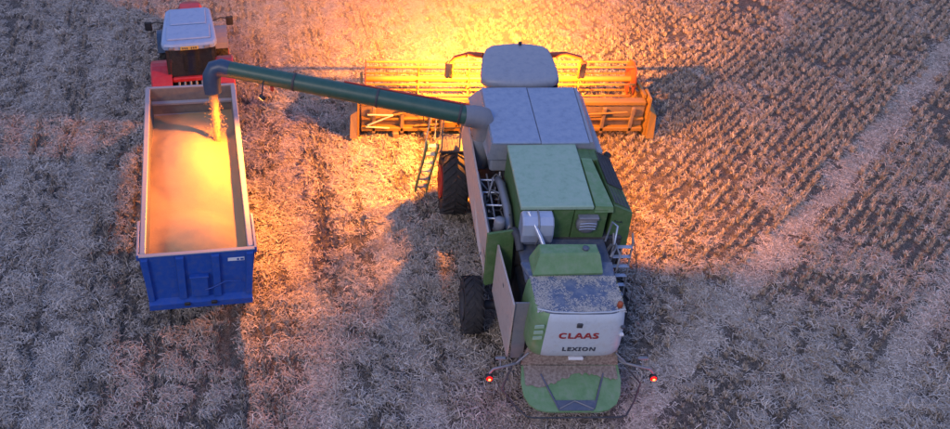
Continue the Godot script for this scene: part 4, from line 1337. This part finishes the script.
	for k in 700:
		var f := sr.randf()
		var o := Vector3(sr.randfn(0, 0.07 + 0.08 * f), lerpf(3.8, 2.15, f), sr.randfn(0, 0.07 + 0.08 * f) + 0.12 * f)
		var e := 0.011
		emit(st, PackedVector3Array([o + Vector3(e, 0, 0), o + Vector3(-e, 0, e), o + Vector3(0, 2 * e, 0), o + Vector3(-e, 0, e), o + Vector3(-e, 0, -e), o + Vector3(0, 2 * e, 0), o + Vector3(-e, 0, -e), o + Vector3(e, 0, 0), o + Vector3(0, 2 * e, 0)]))
	var loose := done(st, "loose_grains", M.grain, gs)
	loose.set_meta("kind", "stuff")

# ------------------------------------------------------------------ tractor
func build_tractor() -> void:
	var t := thing("tractor", "red tractor with a pale blue cab roof pulling the blue grain trailer", "tractor", Vector3(-5.1, 0, -25.0))
	t.rotation.y = 0.159
	var st: SurfaceTool
	for s in [-1.0, 1.0]:
		wheel("rear_wheel", t, Vector3(s * 0.98, 0.88, 0.0), 0.9, 0.58, 0.46, 22, M.rim_red, s, 0.055)
		wheel("front_wheel", t, Vector3(s * 0.98, 0.66, -3.15), 0.68, 0.46, 0.34, 20, M.rim_red, s, 0.045)
		# rear fender: curved shell over the wheel
		var rings := []
		for q in [[0.66, 1.02], [0.66, 1.06], [1.28, 1.06], [1.32, 1.03], [1.32, 0.97], [0.66, 0.97]]:
			var r := PackedVector3Array()
			for k in 13:
				var w := lerpf(-1.15, 1.35, k / 12.0)
				r.append(Vector3(s * q[0], 0.88 + cos(w) * q[1], sin(w) * q[1]))
			rings.append(r)
		rings.append(rings[0])
		st = begin()
		emit(st, loft_tris(rings, false, false), false)
		for k in 6: pass
		var fe := done(st, "fender", M.red, t)
		box_part("fender_lamp", Vector3(s * 1.12 - 0.12, 1.52, 0.86), Vector3(s * 1.12 + 0.12, 1.60, 0.93), M.rim_red, fe, 0.02)
		# front mudguard
		st = begin()
		rings = []
		for q in [[0.76, 0.76], [0.76, 0.79], [1.22, 0.79], [1.22, 0.74], [0.76, 0.76]]:
			var r := PackedVector3Array()
			for k in 9:
				var w := lerpf(-0.9, 1.1, k / 8.0)
				r.append(Vector3(s * q[0], 0.66 + cos(w) * q[1], -3.15 + sin(w) * q[1]))
			rings.append(r)
		emit(st, loft_tris(rings, false, false), false)
		done(st, "front_mudguard", M.auger_blue if s < 0 else M.steel, t)
	# chassis
	st = begin()
	bx(st, Vector3(-0.38, 0.55, -4.6), Vector3(0.38, 1.15, 0.55), 0.05)
	done(st, "chassis", M.dark_steel, t)
	tube_part("front_axle", [Vector3(-0.95, 0.66, -3.15), Vector3(0.95, 0.66, -3.15)], 0.1, M.dark_steel, t, 8)
	tube_part("rear_axle", [Vector3(-0.95, 0.88, 0), Vector3(0.95, 0.88, 0)], 0.16, M.dark_steel, t, 10)
	# bonnet
	st = begin()
	loft(st, [PackedVector3Array([Vector3(-0.44, 1.1, -1.5), Vector3(-0.46, 1.75, -1.5), Vector3(-0.34, 2.0, -1.5), Vector3(0.34, 2.0, -1.5), Vector3(0.46, 1.75, -1.5), Vector3(0.44, 1.1, -1.5)]), PackedVector3Array([Vector3(-0.42, 1.0, -4.2), Vector3(-0.46, 1.7, -4.2), Vector3(-0.34, 1.96, -4.2), Vector3(0.34, 1.96, -4.2), Vector3(0.46, 1.7, -4.2), Vector3(0.42, 1.0, -4.2)]), PackedVector3Array([Vector3(-0.38, 0.95, -4.8), Vector3(-0.38, 1.55, -4.8), Vector3(-0.25, 1.75, -4.8), Vector3(0.25, 1.75, -4.8), Vector3(0.38, 1.55, -4.8), Vector3(0.38, 0.95, -4.8)])])
	var bonnet := done(st, "bonnet", M.red, t)
	box_part("grille", Vector3(-0.3, 1.0, -4.84), Vector3(0.3, 1.5, -4.805), M.black_plastic, bonnet, 0.02)
	box_part("front_weight", Vector3(-0.4, 0.55, -5.2), Vector3(0.4, 0.95, -4.7), M.dark_steel, t, 0.05)
	tube_part("exhaust", [Vector3(0.72, 1.3, -1.75), Vector3(0.72, 2.7, -1.75), Vector3(0.74, 2.85, -1.8)], [0.07, 0.06, 0.055], M.dark_steel, t, 12)
	# cab
	var cab := part("cab", t)
	st = begin()
	bx(st, Vector3(-0.72, 1.0, -1.55), Vector3(0.72, 1.62, 0.40), 0.04)
	for q in [[-0.78, 0.40, -0.74, 0.42], [0.70, 0.40, 0.66, 0.42], [-0.74, -1.55, -0.70, -1.45], [0.66, -1.55, 0.62, -1.45], [-0.82, -0.35, -0.78, -0.35], [0.74, -0.35, 0.70, -0.35]]:
		hexa(st, [Vector3(q[0], 1.3, q[1]), Vector3(q[0] + 0.08, 1.3, q[1]), Vector3(q[0] + 0.08, 1.3, q[1] + 0.08), Vector3(q[0], 1.3, q[1] + 0.08)], [Vector3(q[2], 2.72, q[3]), Vector3(q[2] + 0.08, 2.72, q[3]), Vector3(q[2] + 0.08, 2.72, q[3] + 0.08), Vector3(q[2], 2.72, q[3] + 0.08)])
	done(st, "cab_frame", M.black_plastic, cab)
	plate_part("rear_window", [Vector3(-0.70, 1.72, 0.46), Vector3(0.70, 1.72, 0.46), Vector3(0.66, 2.70, 0.48), Vector3(-0.66, 2.70, 0.48)], Vector3(0, 0, 0.012), M.glass, cab)
	plate_part("windscreen", [Vector3(-0.66, 1.36, -1.55), Vector3(0.66, 1.36, -1.55), Vector3(0.62, 2.70, -1.46), Vector3(-0.62, 2.70, -1.46)], Vector3(0, 0, -0.012), M.glass, cab)
	for s in [-1.0, 1.0]:
		plate_part("side_window", [Vector3(s * 0.79, 1.36, 0.40), Vector3(s * 0.75, 2.70, 0.42), Vector3(s * 0.71, 2.70, -1.42), Vector3(s * 0.75, 1.36, -1.5)], Vector3(s * 0.01, 0, 0), M.glass, cab)
	st = begin()
	bx(st, Vector3(-0.3, 1.35, -0.55), Vector3(0.3, 1.7, 0.0), 0.08)
	bx(st, Vector3(-0.28, 1.65, -0.08), Vector3(0.28, 2.3, 0.1), 0.07)
	done(st, "seat", M.black_plastic, cab)
	# roof
	st = begin()
	var rg := []
	for lv in [[2.70, 0.95], [2.75, 1.0], [2.86, 1.0], [2.92, 0.96], [2.94, 0.88]]:
		var r := PackedVector3Array()
		for p in [Vector2(-0.62, -1.88), Vector2(0.62, -1.88), Vector2(0.74, -1.72), Vector2(0.84, -0.2), Vector2(0.86, 0.38), Vector2(0.78, 0.58), Vector2(0.5, 0.64), Vector2(-0.5, 0.64), Vector2(-0.78, 0.58), Vector2(-0.86, 0.38), Vector2(-0.84, -0.2), Vector2(-0.74, -1.72)]:
			r.append(Vector3(p.x * lv[1], lv[0], -0.6 + (p.y + 0.6) * lv[1]))
		rg.append(r)
	loft(st, rg, false)
	var roof := done(st, "cab_roof", M.tractor_roof, t)
	for q in [[-1.66, -0.62, 0.58], [-0.56, 0.36, 0.68]]:
		box_part("roof_panel", Vector3(-q[2], 2.93, q[0]), Vector3(q[2], 2.985, q[1]), M.tractor_roof, roof, 0.03)
	box_part("number_plate", Vector3(-0.28, 2.74, 0.645), Vector3(0.28, 2.86, 0.665), M.plate_yellow, roof, 0.005)
	for k in 7:
		if k == 3: continue
		var x := -0.2 + k * 0.067
		box_part("plate_mark", Vector3(x - 0.02, 2.765, 0.6655), Vector3(x + 0.02, 2.835, 0.669), M.letter_dark, roof, 0.002)
	for s in [-1.0, 1.0]:
		box_part("roof_lamp", Vector3(s * 0.55 - 0.1, 2.76, 0.62), Vector3(s * 0.55 + 0.1, 2.85, 0.67), M.steel, roof, 0.02)
		var ma := tube_part("mirror_arm", [Vector3(s * 0.72, 2.55, -1.5), Vector3(s * 1.05, 2.6, -1.65), Vector3(s * 1.28, 2.55, -1.65)], 0.022, M.black_plastic, t, 7)
		box_part("mirror", Vector3(s * 1.34 - 0.12, 2.3, -1.70), Vector3(s * 1.34 + 0.12, 2.62, -1.62), M.black_plastic, ma, 0.03)
	# linkage at the back
	box_part("rear_panel", Vector3(-0.66, 1.56, 0.44), Vector3(0.66, 1.71, 0.58), M.red, t, 0.03)
	for x in [-0.45, -0.27, -0.09, 0.09, 0.27, 0.45]:
		tube_part("linkage_rod", [Vector3(x, 1.56, 0.55), Vector3(x * 1.1, 1.2, 0.75), Vector3(x * 0.8, 0.6, 0.95)], 0.04, M.steel, t, 7)
	box_part("hitch", Vector3(-0.15, 0.45, 0.5), Vector3(0.15, 0.75, 1.05), M.dark_steel, t, 0.03)
